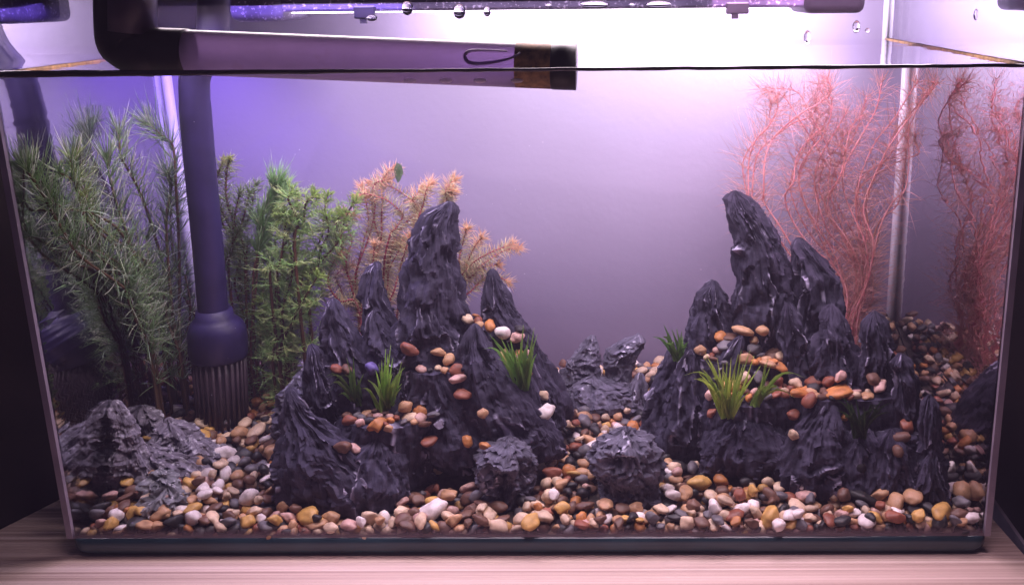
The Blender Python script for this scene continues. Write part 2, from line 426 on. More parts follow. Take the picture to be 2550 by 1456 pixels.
bm = bmesh.new(); pts = []
for i in range(90):
    t = i / 89; x = -HW + 2 * HW * t
    pts.append(Vector((x, 0.0010, H + 0.0004 * noise.noise((x * 45, 2, 0)) + 0.0002 * noise.noise((x * 160, 5, 0)))))
add_tube(bm, pts, [0.0010 + 0.0006 * abs(noise.noise((p.x * 30, 9, 0))) + 0.0011 * max(0, -p.x - 0.05) / 0.25 for p in pts], 8); obj('meniscus', bm, M['menis'], water)
for s in (-1, 1):
    bm = bmesh.new(); pts = [Vector((s * (HW - 0.001), 0.002 + (D - 0.004) * k / 20, H)) for k in range(21)]
    add_tube(bm, pts, [0.0011 + 0.0008 * abs(noise.noise((p.y * 40, s, 0))) for p in pts], 6); obj('meniscus', bm, M['algae_and_reflection'], water)  # brown colour stands for reddish reflections along the side waterlines

# ---------------------------------------------------------------- light bar
lamp = empty('aquarium_light', (0.03, 0.20, 0.36), 'dark LED light bar wet with drops hanging over the tank', 'light')
LY0, LY1 = 0.165, 0.235
def zat(py, Y, px=1300): return at(px, py, Y).z
zb = zat(26, LY0)
xl, xr = at(585, 20, LY0).x, at(2075, 20, LY0).x
box('housing', (xl, LY0, zb), (xr, LY1, zb + 0.03), M['speck'], lamp, 0.002)
box('led_strip', (xl + 0.03, LY0 + 0.02, zb - 0.0012), (xr - 0.03, LY1 - 0.02, zb - 0.0002), M['led'], lamp)
for (a, b, py) in ((575, 706, 49), (1998, 2152, 42)):
    x0, x1 = at(a, py, LY0).x, at(b, py, LY0).x; z0 = zat(py, LY0 - 0.004)
    bm = bmesh.new(); add_box(bm, (x0, LY0 - 0.004, z0), (x1, LY1 + 0.002, zb + 0.04), 0.006, 3)
    obj('end_bracket', bm, M['speck'] if a < 1000 else M['black'], lamp)
for (a, b, py) in ((886, 938, 44), (1806, 1862, 41)):
    x0, x1 = at(a, py, LY0).x, at(b, py, LY0).x
    c = box('clip', (x0, LY0 - 0.006, zat(py, LY0 - 0.006)), (x1, LY0 - 0.0005, zb + 0.004), M['black'], lamp, 0.001)
    box('clip_tongue', (x0 + 0.004, LY0 - 0.005, zat(py + 12, LY0 - 0.006)), (x0 + 0.009, LY0 - 0.002, zat(py, LY0 - 0.006) + 0.001), M['black'], c)

# ---------------------------------------------------------------- filter: intake and spray bar
YI = 0.125
def wpt(px, py, Y): return at(px, py, Y)
intake = empty('filter_intake', at(555, 1055, YI), 'dark filter intake tube with slotted strainer foot standing among the green plants', 'filter intake')
pth = [wpt(533, -60, YI), wpt(531, 60, YI), wpt(520, 120, YI), wpt(492, 170, YI), wpt(484, 230, YI), wpt(497, 400, YI), wpt(516, 600, YI), wpt(532, 790, YI)]
pp = smooth_path(pth, 40)
bm = bmesh.new(); add_tube(bm, pp, [0.0108] * 14 + [0.0105] * 10 + [0.0109] * 16, 28); obj('tube', bm, M['tube'], intake)
def lathe(bm, prof, seg=36):
    rings = []
    for (px, py, rpx) in prof:
        c = at(px, py, YI); r = rpx / ppm(YI)
        rings.append([bm.verts.new((c.x + r * cos(2 * pi * k / seg), c.y + r * sin(2 * pi * k / seg), c.z)) for k in range(seg)])
    for a, b in zip(rings, rings[1:]):
        for k in range(seg): bm.faces.new((a[k], b[k], b[(k + 1) % seg], a[(k + 1) % seg]))
    bm.faces.new(rings[0]); bm.faces.new(rings[-1][::-1])
bm = bmesh.new(); lathe(bm, [(533, 770, 43), (534, 788, 46), (536, 796, 55), (538, 806, 64), (540, 820, 69), (542, 840, 71), (543, 866, 71), (545, 884, 69), (546, 890, 66)]); obj('strainer_cup', bm, M['tube'], intake)
bm = bmesh.new(); lathe(bm, [(546, 888, 58), (556, 1070, 56)]); bk = obj('strainer_basket', bm, M['smoke_clear'], intake)
for k in range(26):
    a = 2 * pi * k / 26; bm = bmesh.new()
    c0, c1 = at(546, 890, YI), at(556, 1062, YI); r0_, r1_ = 62 / ppm(YI), 60 / ppm(YI)
    e0 = c0 + Vector((cos(a), sin(a), 0)) * r0_; e1 = c1 + Vector((cos(a), sin(a), 0)) * r1_
    add_tube(bm, [e0, e1], [0.0013, 0.0013], 5); obj('slat', bm, M['smoke_clear'], bk)
bm = bmesh.new(); lathe(bm, [(555, 1050, 62), (556, 1066, 63), (556, 1075, 60)]); obj('strainer_foot', bm, M['tube'], intake)

YS = 0.030
bar = empty('spray_bar', at(300, 130, YS), 'smoky filter outlet pipe lying half in the water at the tank front', 'filter outlet')
c0, c1 = at(330, 126, YS), at(1374, 166, YS)
rad = 51 / ppm(YS)
bm = bmesh.new(); add_tube(bm, [c0.lerp(c1, t / 12) for t in range(13)], [rad] * 13, 40, False); pipe = obj('pipe', bm, M['smoky'], bar)
c2 = at(1435, 168, YS); bm = bmesh.new(); dx = (c2 - c1).normalized()
add_tube(bm, [c1 - dx * 0.004, c1, c1 + dx * 0.0003, c2, c2 - dx * 0.0002, c2 - dx * 0.01], [rad * 0.9, rad * 1.0, rad * 1.03, rad * 1.03, rad * 0.88, rad * 0.86], 40); obj('end_cap', bm, M['black'], bar)
bm = bmesh.new(); add_tube(bm, [c1.lerp(c0, t) for t in (0.085, 0.06, 0.02, 0.001)], [rad * 1.006] * 4, 40, False); obj('algae_film', bm, M['algae_and_reflection'], pipe)
for px in (1020, 1110, 1195, 1287):
    p = at(px, 201, YS - rad * 0.80); bm = bmesh.new()
    bmesh.ops.create_uvsphere(bm, u_segments=14, v_segments=8, radius=1)
    for v in bm.verts: v.co = Vector((v.co.x * 0.0040, v.co.y * 0.0012, v.co.z * 0.0016)) + p
    o = obj('nozzle', bm, M['leaf'], pipe); A = o.data.attributes.new('tint', 'FLOAT_COLOR', 'POINT')
    for q in A.data: q.color = (.9, .85, .9, 1)  # white tint stands for light caught in the holes
# trapped air bubble behind the pipe wall: a dark crescent rim
bm = bmesh.new()
pts = [at(x, y, YS - rad * 0.97) for x, y in ((1262, 128), (1200, 126), (1168, 128), (1157, 140), (1166, 155), (1190, 159), (1230, 155), (1270, 146), (1295, 132))]
add_tube(bm, smooth_path(pts, 30), [0.0005 + 0.0006 * sin(pi * i / 29) for i in range(30)], 8); obj('bubble_rim', bm, M['smoky'], pipe)
bm = bmesh.new()
ep = [at(305, -90, YS), at(305, 0, YS), at(306, 70, YS), at(312, 108, YS), at(345, 127, YS), at(400, 129, YS), at(470, 131, YS)]
add_tube(bm, smooth_path(ep, 34), [60 / ppm(YS)] * 18 + [57 / ppm(YS)] * 8 + [53 / ppm(YS)] * 8, 32); obj('elbow', bm, M['black'], bar)
bm = bmesh.new(); add_tube(bm, [at(305, -90, YS) + Vector((0.003, 0, 0)), at(306, 78, YS) + Vector((0.003, 0, 0))], [62 / ppm(YS)] * 2, 32); obj('socket_sleeve', bm, M['smoky'], bar)

# ---------------------------------------------------------------- rocks
NSEG = 110
ROCKS = []
def rock(name, outline, Yt, Yb, mat, parent=None, seed=0, depth=0.7, amp=1.0, nr=84, flat_top=0.4, flute=1.0, dmax=0.020, flat=False):
    """a stone from its left and right edges at given heights; top first"""
    rows = []
    n = len(outline)
    for k, (y, xl, xr) in enumerate(outline):
        t = k / (n - 1); Y = Yt + (Yb - Yt) * t
        a, b = at(xl, y, Y), at(xr, y, Y)
        rows.append(((a + b) / 2, (b - a).length / 2))
    # go on into the gravel
    c, h = rows[-1]; rows.append((c + Vector((0, 0, -0.014)), h * 1.02))
    zs = [r[0].z for r in rows]; top = zs[0] + rows[0][1] * flat_top
    bm = bmesh.new(); rings = []; fl = []; rg = []
    def evalz(z):
        if z >= zs[0]:
            return rows[0]
        for i in range(len(zs) - 1):
            if zs[i] >= z >= zs[i + 1]:
                t = (zs[i] - z) / max(1e-9, zs[i] - zs[i + 1])
                return rows[i][0].lerp(rows[i + 1][0], t), rows[i][1] * (1 - t) + rows[i + 1][1] * t
        return rows[-1]
    hm = sum(r[1] for r in rows) / len(rows)
    sd = seed * 13.7
    for i in range(nr + 1):
        t = i / nr; z = top + (zs[-1] - top) * (t ** 1.15)
        c, h = evalz(z)
        cap = 1.0
        if flat:
            if i < 12: z = zs[0] + 0.0012 * (1 - i / 12); c, h = rows[0]; cap = (i + .3) / 12
            else: z = zs[0] + (zs[-1] - zs[0]) * ((i - 12) / (nr - 12)); c, h = evalz(z)
        elif z > zs[0] - h * 0.3: cap = max(0.05, math.sqrt(max(0.0, (top - z + 1e-5) / (top - zs[0] + h * 0.3))))
        ring = []
        for k in range(NSEG):
            a = 2 * pi * k / NSEG; ca, sa = cos(a), sin(a)
            n1 = noise.noise(Vector((ca * 1.1 + sd, sa * 1.1, z * 16)))
            wv = noise.noise_vector(Vector((ca * hm * 60 + sd, sa * hm * 60, z * 60))) * 0.35
            R1 = max(0.8, hm / 0.0150); mk = max(0.0, min(1.0, 0.45 + 1.5 * noise.noise(Vector((ca * 1.9 + sd + 40, sa * 1.9, z * 20)))))
            v1 = noise.noise(Vector((ca * R1 + sd, sa * R1, z * 17)) + wv)
            v2 = noise.noise(Vector((ca * R1 * 2.3 + sd, sa * R1 * 2.3 + 9, z * 48)) + wv * 1.7)
            v3 = noise.noise(Vector((ca * R1 * 5 + sd, sa * R1 * 5 + 3, z * 130)) + wv * 2)
            if flute <= .5:
                P3 = Vector((c.x + ca * h * cap, c.y + sa * min(h * depth + .25 * hm * depth, dmax) * cap, z))
                w3 = noise.noise_vector(P3 * 60) * .5
                v1, v2, v3 = noise.noise(Vector((P3.x * 48 + sd, P3.y * 48, P3.z * 85)) + w3), noise.noise(Vector((P3.x * 85 + sd, P3.y * 85, P3.z * 150)) + w3 * 2), noise.noise(P3 * 240)
            r1, r2, r3 = 1 - abs(v1) * 2.6, 1 - abs(v2) * 2.6, 1 - abs(v3) * 2.4
            n4 = noise.noise(Vector((c.x * 160 + ca * h * 210 + sd, sa * h * 210, z * 170)))
            q = noise.noise(Vector((ca * 1.7 + sd, sa * 1.7, z * 62)))
            step = math.floor((q + 1) * 5) / 5 - 1 + 0.3 * q
            sc = min(1.0, h / 0.011)
            pl = (v1 * 2.1 + v2 * .5 + ca * .35 + sd) % 1.0
            dsp = (0.0034 * flute * (r1 - 0.5) + 0.0046 * flute * (pl - .5) * (.35 + .75 * mk) + 0.0030 * (r2 - 0.5) * (.25 + .9 * mk) + 0.0014 * (r3 - .5) + 0.0008 * n4 + 0.0030 * step) * amp * sc * min(1.0, cap + .25)
            hh = h * cap * (1 + 0.08 * amp * n1) + dsp * 0.9
            dd = min(h * depth + 0.25 * hm * depth, dmax) * cap * (1 + 0.08 * amp * n1) + dsp
            x = c.x + ca * hh; y = c.y + sa * dd
            ring.append(bm.verts.new((x, y, z + 0.0022 * amp * (n4 + n1) * min(1, h / 0.02) * (0.3 if flat else 1))))
            fl.append((ca * R1 * .9 + sd, sa * R1 * .9, z * 26))
            nn = 0.55 + 0.9 * noise.noise(Vector((ca * 2 + sd, sa * 2, z * 40)))
            pl = pl if flute > .5 else (v2 * 2.3 + v3 * .6 + sd) % 1.0
            rg.append((.3 + .9 * mk) * max(0.0, (pl - .80) * 5.0) * max(0, nn) * 1.15 + 0.55 * max(0.0, 1 - abs(v2) * 8) * max(0, nn))
        rings.append(ring)
    for a, b in zip(rings, rings[1:]):
        for k in range(NSEG): bm.faces.new((a[k], b[k], b[(k + 1) % NSEG], a[(k + 1) % NSEG]))
    bm.faces.new(rings[0]); bm.faces.new(rings[-1][::-1])
    o = obj(name, bm, mat, parent)
    o.data.set_sharp_from_angle(angle=radians(24))
    o.data.attributes.new('flow', 'FLOAT_VECTOR', 'POINT').data.foreach_set('vector', [q for v in fl for q in v])
    o.data.attributes.new('ridge', 'FLOAT', 'POINT').data.foreach_set('value', rg)
    ROCKS.append(o)
    return o

lm = empty('rock_mountain', at(1040, 1080, 0.09), 'slate ornament of jagged peaks left of centre, tallest in front of orange stems', 'aquarium ornament', 'jagged slate mountain ornaments')
LP = [
 ('rock_body', [(870, 940, 1300), (920, 870, 1330), (960, 835, 1360), (1030, 800, 1390), (1090, 780, 1390), (1130, 780, 1280)], .120, .105, .45),
 ('ledge', [(905, 985, 1165), (935, 980, 1170), (985, 975, 1175), (1030, 970, 1180)], .090, .086, -.022),
 ('ledge', [(985, 1095, 1215), (1010, 1090, 1220), (1080, 1080, 1235), (1110, 1070, 1240)], .080, .072, -.018),
 ('ledge', [(1035, 845, 1085), (1060, 830, 1090), (1120, 810, 1090), (1150, 800, 1080)], .066, .060, -.020),
 ('ledge', [(885, 1205, 1325), (910, 1200, 1335), (980, 1200, 1360), (1030, 1200, 1370)], .098, .092, -.016),
 ('ledge', [(800, 1150, 1225), (820, 1150, 1240), (880, 1150, 1280), (920, 1150, 1300)], .112, .108, -.012),
 ('peak', [(508, 1100, 1136), (530, 1058, 1138), (560, 1042, 1131), (600, 1024, 1137), (650, 1011, 1146), (720, 1003, 1155), (790, 1000, 1158), (860, 985, 1180), (950, 960, 1220)], .125, .105, .7),
 ('peak', [(656, 925, 948), (672, 908, 950), (700, 900, 948), (740, 893, 958), (790, 898, 985), (840, 905, 1002), (920, 890, 1020)], .12, .10, .7),
 ('peak', [(746, 820, 838), (765, 808, 849), (800, 799, 862), (840, 797, 888), (890, 805, 915), (960, 810, 950)], .10, .085, .7),
 ('peak', [(858, 767, 784), (875, 763, 802), (920, 760, 815), (970, 765, 832), (1030, 775, 850), (1100, 770, 900)], .085, .07, .7),
 ('peak', [(968, 712, 728), (990, 708, 745), (1030, 706, 775), (1080, 700, 850), (1120, 693, 900), (1160, 687, 960), (1205, 682, 1000)], .055, .036, .55),
 ('peak', [(1085, 930, 950), (1110, 890, 975), (1150, 850, 1000), (1205, 830, 1012)], .050, .036, .6),
 ('peak', [(672, 1216, 1234), (690, 1207, 1243), (720, 1200, 1258), (770, 1198, 1282), (820, 1200, 1325), (870, 1210, 1350), (930, 1220, 1380), (1000, 1230, 1420)], .125, .11, .6),
 ('peak', [(808, 1172, 1190), (830, 1158, 1203), (860, 1143, 1216), (910, 1130, 1256), (960, 1122, 1300), (1020, 1115, 1350), (1085, 1112, 1402)], .092, .07, .6),
 ('peak', [(922, 1072, 1092), (945, 1066, 1106), (990, 1062, 1135), (1040, 1060, 1175), (1095, 1055, 1215)], .075, .062, .6),
 ('peak', [(706, 1035, 1056), (730, 1022, 1068), (770, 1000, 1090), (820, 985, 1120), (880, 975, 1150)], .105, .092, .6),
 ('peak', [(774, 924, 940), (800, 914, 952), (850, 905, 985), (910, 895, 1020)], .10, .088, .6),
 ('peak', [(925, 985, 1010), (960, 965, 1035), (1010, 950, 1060), (1060, 940, 1085)], .080, .070, .5),
]
def build(lst, par, s0):
    for k, (nm, ol, a, b, dp) in enumerate(lst):
        if dp < 0: rock(nm, ol, a, b, M['slate'], par, k + s0, 1.0, 0.7, 56, 0, .7, -dp, True)
        else: rock(nm, ol, a, b, M['slate'], par, k + s0, dp)
build(LP, lm, 1)
rm = empty('rock_mountain', at(2040, 1120, 0.08), 'slate ornament of jagged peaks at right, tallest leaning before the red feathery plant', 'aquarium ornament', 'jagged slate mountain ornaments')
RP = [
 ('rock_body', [(870, 1800, 2190), (910, 1760, 2230), (960, 1740, 2260), (1030, 1770, 2290), (1100, 1810, 2310), (1160, 1850, 2320)], .118, .095, .4),
 ('ledge', [(885, 1735, 1960), (910, 1730, 1970), (960, 1725, 1980), (1000, 1720, 1985)], .104, .098, -.020),
 ('ledge', [(968, 1765, 2020), (990, 1750, 2030), (1040, 1740, 2040), (1090, 1740, 2040)], .086, .080, -.018),
 ('ledge', [(975, 1960, 2250), (1000, 1955, 2262), (1060, 1950, 2275), (1110, 1950, 2285)], .078, .072, -.018),
 ('ledge', [(1075, 2195, 2285), (1100, 2185, 2295), (1150, 2170, 2310), (1190, 2160, 2320)], .056, .050, -.014),
 ('peak', [(484, 1808, 1852), (500, 1798, 1872), (530, 1802, 1895), (565, 1813, 1922), (600, 1824, 1945), (640, 1830, 1958), (700, 1825, 1976), (760, 1818, 1984), (820, 1808, 1992), (900, 1800, 2000)], .135, .12, .65),
 ('peak', [(596, 1978, 2002), (615, 1970, 2020), (650, 1974, 2050), (690, 1983, 2084), (740, 1984, 2094), (800, 1980, 2100), (870, 1970, 2115)], .13, .115, .65),
 ('peak', [(703, 1762, 1788), (725, 1738, 1800), (760, 1726, 1815), (800, 1714, 1830), (850, 1706, 1850), (910, 1700, 1860)], .125, .115, .65),
 ('peak', [(780, 2163, 2192), (800, 2150, 2208), (840, 2147, 2220), (890, 2148, 2226), (950, 2140, 2228)], .095, .085, .65),
 ('peak', [(886, 2228, 2258), (905, 2215, 2270), (940, 2222, 2281), (990, 2228, 2288), (1060, 2222, 2292)], .072, .062, .65),
 ('peak', [(988, 2300, 2328), (1008, 2287, 2339), (1050, 2284, 2345), (1100, 2284, 2347), (1170, 2280, 2352)], .046, .036, .6),
 ('peak', [(1124, 2315, 2332), (1150, 2298, 2342), (1190, 2285, 2354), (1245, 2270, 2366)], .034, .026, .6),
 ('peak', [(852, 1680, 1705), (880, 1660, 1715), (930, 1640, 1725), (990, 1615, 1735), (1040, 1603, 1745), (1085, 1600, 1755)], .115, .10, .6),
 ('peak', [(875, 1708, 1728), (910, 1690, 1735), (960, 1672, 1740), (1020, 1655, 1760), (1080, 1645, 1770)], .10, .09, .6),
 ('peak', [(757, 1950, 1972), (780, 1938, 1985), (840, 1932, 2010), (920, 1930, 2030)], .11, .10, .6),
 ('peak', [(762, 2058, 2082), (790, 2046, 2100), (850, 2036, 2122), (930, 2020, 2150)], .105, .09, .6),
 ('peak', [(988, 2052, 2074), (1015, 2025, 2090), (1060, 1980, 2110), (1110, 1945, 2140), (1165, 1925, 2165)], .068, .050, .6),
 ('peak', [(1020, 1830, 1880), (1045, 1790, 1930), (1080, 1760, 1960), (1120, 1742, 1975)], .078, .064, .55),
 ('peak', [(1060, 2130, 2160), (1090, 2110, 2185), (1140, 2090, 2210), (1200, 2080, 2230)], .056, .040, .55),
 ('peak', [(1075, 2200, 2235), (1105, 2180, 2265), (1160, 2165, 2290), (1225, 2160, 2310)], .050, .034, .55),
 ('peak', [(838, 1835, 1850), (858, 1815, 1850), (890, 1795, 1845), (930, 1785, 1840)], .095, .088, .5),
]
build(RP, rm, 31)

def srock(name, label, ol, a, b, mat, seed, dp=0.8, amp=1.0, flute=0.5, group=None):
    o = rock(name, ol, a, b, mat, None, seed, dp, amp * 1.25, 70, 0.5, flute * .45)
    return tag(o, label, 'rock', group)
srock('boulder', 'rounded grey boulder on the gravel in front of the right mountain', [(1078, 1525, 1590), (1095, 1485, 1620), (1125, 1466, 1645), (1170, 1475, 1652), (1212, 1500, 1640)], .046, .042, M['stone'], 61, .8, 1.2)
srock('boulder', 'smaller angular grey rock on the gravel at the tip of the left mountain', [(1096, 1243, 1288), (1110, 1208, 1312), (1140, 1178, 1340), (1180, 1182, 1345), (1212, 1200, 1315)], .045, .042, M['stone'], 62, .8, 1.3)
br = empty('twin_rock', at(1500, 990, .165), 'pale forked grey rock with two horns between the two mountains at the back', 'rock')
rock('horn', [(836, 1462, 1484), (856, 1444, 1488), (885, 1420, 1490), (925, 1398, 1492), (985, 1388, 1496)], .18, .172, M['stone'], br, 63, .6, 1.0, 70, .2, .5, .009)
rock('horn', [(834, 1578, 1602), (850, 1540, 1604), (872, 1510, 1600), (895, 1502, 1588), (930, 1510, 1572), (965, 1512, 1574), (1005, 1506, 1582)], .175, .165, M['stone'], br, 64, .6, 1.0, 70, .2, .5, .010)
rock('rock_body', [(940, 1440, 1520), (955, 1415, 1570), (980, 1405, 1605), (1002, 1420, 1610)], .165, .155, M['stone'], br, 65, .5, 1.0, 60, .2, .5, .012)
rock('horn', [(930, 1585, 1600), (950, 1575, 1608), (990, 1570, 1612)], .16, .155, M['stone'], br, 66, .6)
dr = empty('craggy_rock', at(400, 1170, .06), 'rough speckled craggy rock with upright horn and sloping back at left front', 'rock')
CR = [('horn', [(998, 276, 296), (1014, 268, 314), (1045, 275, 334), (1080, 283, 346), (1110, 283, 356), (1150, 270, 384), (1180, 262, 396)], .066, .052),
 ('sloping_back', [(1010, 348, 366), (1026, 346, 396), (1055, 354, 425), (1092, 365, 440), (1135, 368, 450)], .105, .090),
 ('sloping_back', [(1046, 395, 440), (1062, 380, 478), (1095, 375, 500), (1140, 380, 508)], .092, .078),
 ('sloping_back', [(1086, 455, 500), (1105, 440, 532), (1135, 430, 556), (1165, 430, 560)], .082, .070),
 ('rock_body', [(1112, 335, 400), (1135, 325, 470), (1158, 315, 520), (1178, 300, 530)], .068, .058)]
for k, (nm, ol, a, b) in enumerate(CR): rock(nm, ol, a, b, M['rough'], dr, 67 + k * .37, .6, 1.15, 76, .3, .3, .010)
rock('foot', [(1120, 245, 290), (1140, 236, 320), (1170, 240, 330)], .07, .065, M['rough'], dr, 69, .7, 1.0, 30, .4, .4)
srock('pale_rock', 'whitish weathered stone lying before the craggy rock, upper of two', [(1182, 370, 430), (1195, 350, 448), (1212, 345, 455), (1226, 350, 450)], .040, .037, M['pale'], 70, .7, 1.5, 0.4, 'white weathered stones before the craggy rock')
srock('pale_rock', 'flat whitish stone flecked dark nearest the front glass below the craggy rock', [(1228, 380, 460), (1240, 350, 472), (1256, 345, 470)], .027, .025, M['pale'], 71, .7, 1.3, 0.4, 'white weathered stones before the craggy rock')
srock('grey_rock', 'bluish grey stone leaning behind the leftmost slate peaks', [(930, 735, 765), (955, 722, 775), (985, 700, 780), (1020, 685, 780), (1050, 680, 780)], .105, .095, M['stone'], 72, .7, 1.1)

# ---------------------------------------------------------------- pebbles
PAL = {  # everyday colour name -> base colour
 'cream': (0.62, 0.46, 0.33), 'white': (0.76, 0.68, 0.68), 'tan': (0.50, 0.29, 0.16), 'orange': (0.50, 0.20, 0.06), 'ochre': (0.58, 0.34, 0.10),
 'reddish': (0.26, 0.085, 0.05), 'brown': (0.15, 0.075, 0.05), 'black': (0.022, 0.020, 0.024), 'grey': (0.14, 0.13, 0.15), 'pink': (0.58, 0.36, 0.32), 'violet': (0.14, 0.11, 0.34)}
WT = [('cream', 20), ('white', 10), ('tan', 17), ('orange', 5), ('ochre', 7), ('reddish', 8), ('brown', 20), ('black', 20), ('grey', 10), ('pink', 6)]
def pick(): return rnd.choices([a for a, _ in WT], [b for _, b in WT])[0]
SHAPES = ['round', 'oval', 'flat', 'angular']
PICKS = ['round', 'oval', 'oval', 'flat', 'flat', 'angular', 'angular', 'angular']
def unit_pebble(shape, seed, sub):
    bm = bmesh.new(); bmesh.ops.create_icosphere(bm, subdivisions=sub, radius=1)
    s = {'round': (1, .92, .76), 'oval': (1.25, .85, .62), 'flat': (1.25, .95, .48), 'angular': (1.05, .9, .8)}[shape]
    amp = 0.55 if shape == 'angular' else 0.36
    for v in bm.verts:
        n = v.co.normalized(); f = 1 + amp * noise.noise(n * 0.9 + Vector((seed * 7.3, 1, 2))) + 0.12 * noise.noise(n * 2.1 + Vector((seed * 3.1, 5, 2)))
        p = n * f
        if shape == 'angular':
            for q in range(7):
                d = Vector((sin(seed * 3 + q * 2.4), cos(seed * 5 + q * 1.7), sin(seed + q * 3.9))).normalized()
                e = p.dot(d)
                if e > 0.66: p = p - d * (e - 0.66) * 0.92
        v.co = Vector((p.x * s[0], p.y * s[1], p.z * s[2]))
    me = bpy.data.meshes.new('pebble'); bm.to_mesh(me); bm.free()
    me.polygons.foreach_set("use_smooth", [True] * len(me.polygons)); me.materials.append(M['pebble'])
    return me
UNIT = {}
def unit(shape, var, colour):
    k = (shape, var, colour)
    if k not in UNIT:
        me = unit_pebble(shape, var * 4 + SHAPES.index(shape), 3); me.materials.clear(); me.materials.append(M['pebble'])
        A = me.attributes.new('tint', 'FLOAT_COLOR', 'POINT'); c = PAL[colour]
        r = random.Random(SHAPES.index(shape) * 4 + var + len(colour)); f = r.uniform(0.85, 1.15)
        for d in A.data: d.color = (c[0] * f, c[1] * f, c[2] * f, 1)
        UNIT[k] = me
    return UNIT[k]

dg_meshes = []
for o in ROCKS:
    me = o.data; mw = Matrix.Translation(o.parent.location) @ o.matrix_parent_inverse if o.parent else Matrix.Identity(4)
    dg_meshes.append(([mw @ v.co for v in me.vertices], [tuple(p.vertices) for p in me.polygons]))
V, Fc = [], []
for vs, fs in dg_meshes:
    k = len(V); V += vs; Fc += [tuple(i + k for i in f) for f in fs]
BV = BVHTree.FromPolygons(V, Fc)
def rock_top(x, y):
    h = BV.ray_cast(Vector((x, y, 0.4)), Vector((0, 0, -1)))
    return h[0].z if h[0] is not None else -1

PEB = []       # (position, size, shape, colour, where)
def proj(p):
    d = p - CAM; z = d.dot(fw); return (IW / 2 + SHX * IW + FPX * d.dot(rt) / z, IH / 2 + SHY * IW - FPX * d.dot(up) / z)

LEDGE = [  # px, py, size px, colour, shape
 (918, 996, 38, 'cream', 'oval'), (913, 1028, 30, 'tan', 'flat'), (937, 1059, 46, 'orange', 'angular'), (967, 1065, 30, 'tan', 'angular'), (1009, 1012, 38, 'tan', 'round'), (1020, 1042, 38, 'cream', 'oval'),
 (1050, 1021, 36, 'orange', 'oval'), (1055, 1056, 28, 'brown', 'flat'), (1080, 1031, 28, 'grey', 'flat'), (1020, 871, 46, 'reddish', 'oval'), (1092, 877, 30, 'tan', 'oval'), (1117, 894, 34, 'tan', 'round'),
 (1139, 921, 34, 'reddish', 'oval'), (1138, 943, 34, 'pink', 'oval'), (1023, 912, 34, 'reddish', 'round'), (1164, 796, 34, 'cream', 'round'), (1219, 812, 36, 'orange', 'round'), (1252, 827, 42, 'white', 'round'),
 (1287, 840, 36, 'pink', 'round'), (1296, 818, 34, 'black', 'flat'), (1180, 750, 32, 'pink', 'round'), (1186, 772, 32, 'brown', 'flat'), (1190, 789, 32, 'reddish', 'flat'), (1265, 896, 30, 'orange', 'round'),
 (1290, 880, 26, 'ochre', 'round'), (1309, 934, 26, 'brown', 'oval'), (1353, 984, 34, 'cream', 'round'), (1359, 1025, 42, 'white', 'oval'), (926, 916, 40, 'violet', 'round'), (870, 1047, 36, 'reddish', 'round'),
 (854, 1112, 44, 'brown', 'oval'), (882, 1117, 32, 'pink', 'oval'), (838, 918, 32, 'reddish', 'round'), (863, 918, 32, 'brown', 'oval'), (1202, 1028, 30, 'tan', 'round'), (1152, 981, 38, 'reddish', 'flat'),
 (1164, 1097, 36, 'orange', 'oval'), (1208, 1109, 32, 'orange', 'angular'), (1070, 1097, 42, 'reddish', 'flat'),
 (1792, 838, 34, 'orange', 'round'), (1814, 840, 40, 'brown', 'flat'), (1852, 824, 46, 'tan', 'flat'), (1899, 824, 36, 'tan', 'round'), (1802, 857, 44, 'grey', 'flat'), (1878, 847, 30, 'tan', 'round'),
 (1880, 868, 42, 'grey', 'oval'), (1744, 872, 34, 'tan', 'angular'), (1789, 874, 32, 'pink', 'round'), (1855, 896, 46, 'tan', 'round'), (1855, 940, 34, 'cream', 'round'), (1824, 960, 46, 'ochre', 'oval'),
 (1890, 937, 34, 'grey', 'oval'), (1943, 887, 36, 'cream', 'angular'), (1924, 883, 38, 'brown', 'flat'), (1911, 905, 42, 'tan', 'flat'), (1940, 912, 36, 'orange', 'flat'), (1980, 956, 40, 'cream', 'round'),
 (2024, 949, 40, 'reddish', 'oval'), (2062, 951, 40, 'reddish', 'round'), (2090, 938, 34, 'pink', 'angular'), (2125, 949, 34, 'reddish', 'round'), (1990, 978, 52, 'orange', 'flat'), (2084, 978, 64, 'orange', 'flat'),
 (2024, 968, 40, 'black', 'round'), (2015, 996, 44, 'reddish', 'round'), (2140, 1006, 44, 'white', 'oval'), (2128, 978, 34, 'pink', 'flat'), (1770, 981, 40, 'pink', 'angular'), (1974, 1031, 34, 'reddish', 'round'),
 (1974, 1081, 36, 'cream', 'angular'), (1770, 1028, 30, 'reddish', 'angular'), (1748, 1053, 52, 'tan', 'flat'), (2258, 1060, 46, 'reddish', 'angular'), (2245, 1089, 40, 'brown', 'oval'), (2237, 1123, 34, 'brown', 'round'),
 (2102, 1039, 26, 'orange', 'angular'), (2190, 963, 38, 'pink', 'oval'), (2174, 942, 36, 'brown', 'round'), (2160, 985, 34, 'tan', 'flat'), (1905, 960, 34, 'brown', 'round'), (1935, 950, 32, 'reddish', 'round')]
for px, py, s, c, sh in LEDGE:
    d = ray(px, py).normalized(); h = BV.ray_cast(CAM, d)
    if h[0] is None or h[1].z < -0.1: continue
    r = s / 2 * (h[0] - CAM).dot(fw) / FPX
    PEB.append((h[0] - d * r * 0.45, r, sh, c, 'ledge', px, py))
ZONES = [(975, 1210, 865, 1100, 60), (835, 960, 905, 1115, 30), (1165, 1300, 740, 900, 16), (1740, 1965, 830, 1000, 60), (1960, 2270, 925, 1010, 50), (2000, 2200, 985, 1060, 14), (1180, 1380, 960, 1100, 6)]
EXTRA = []
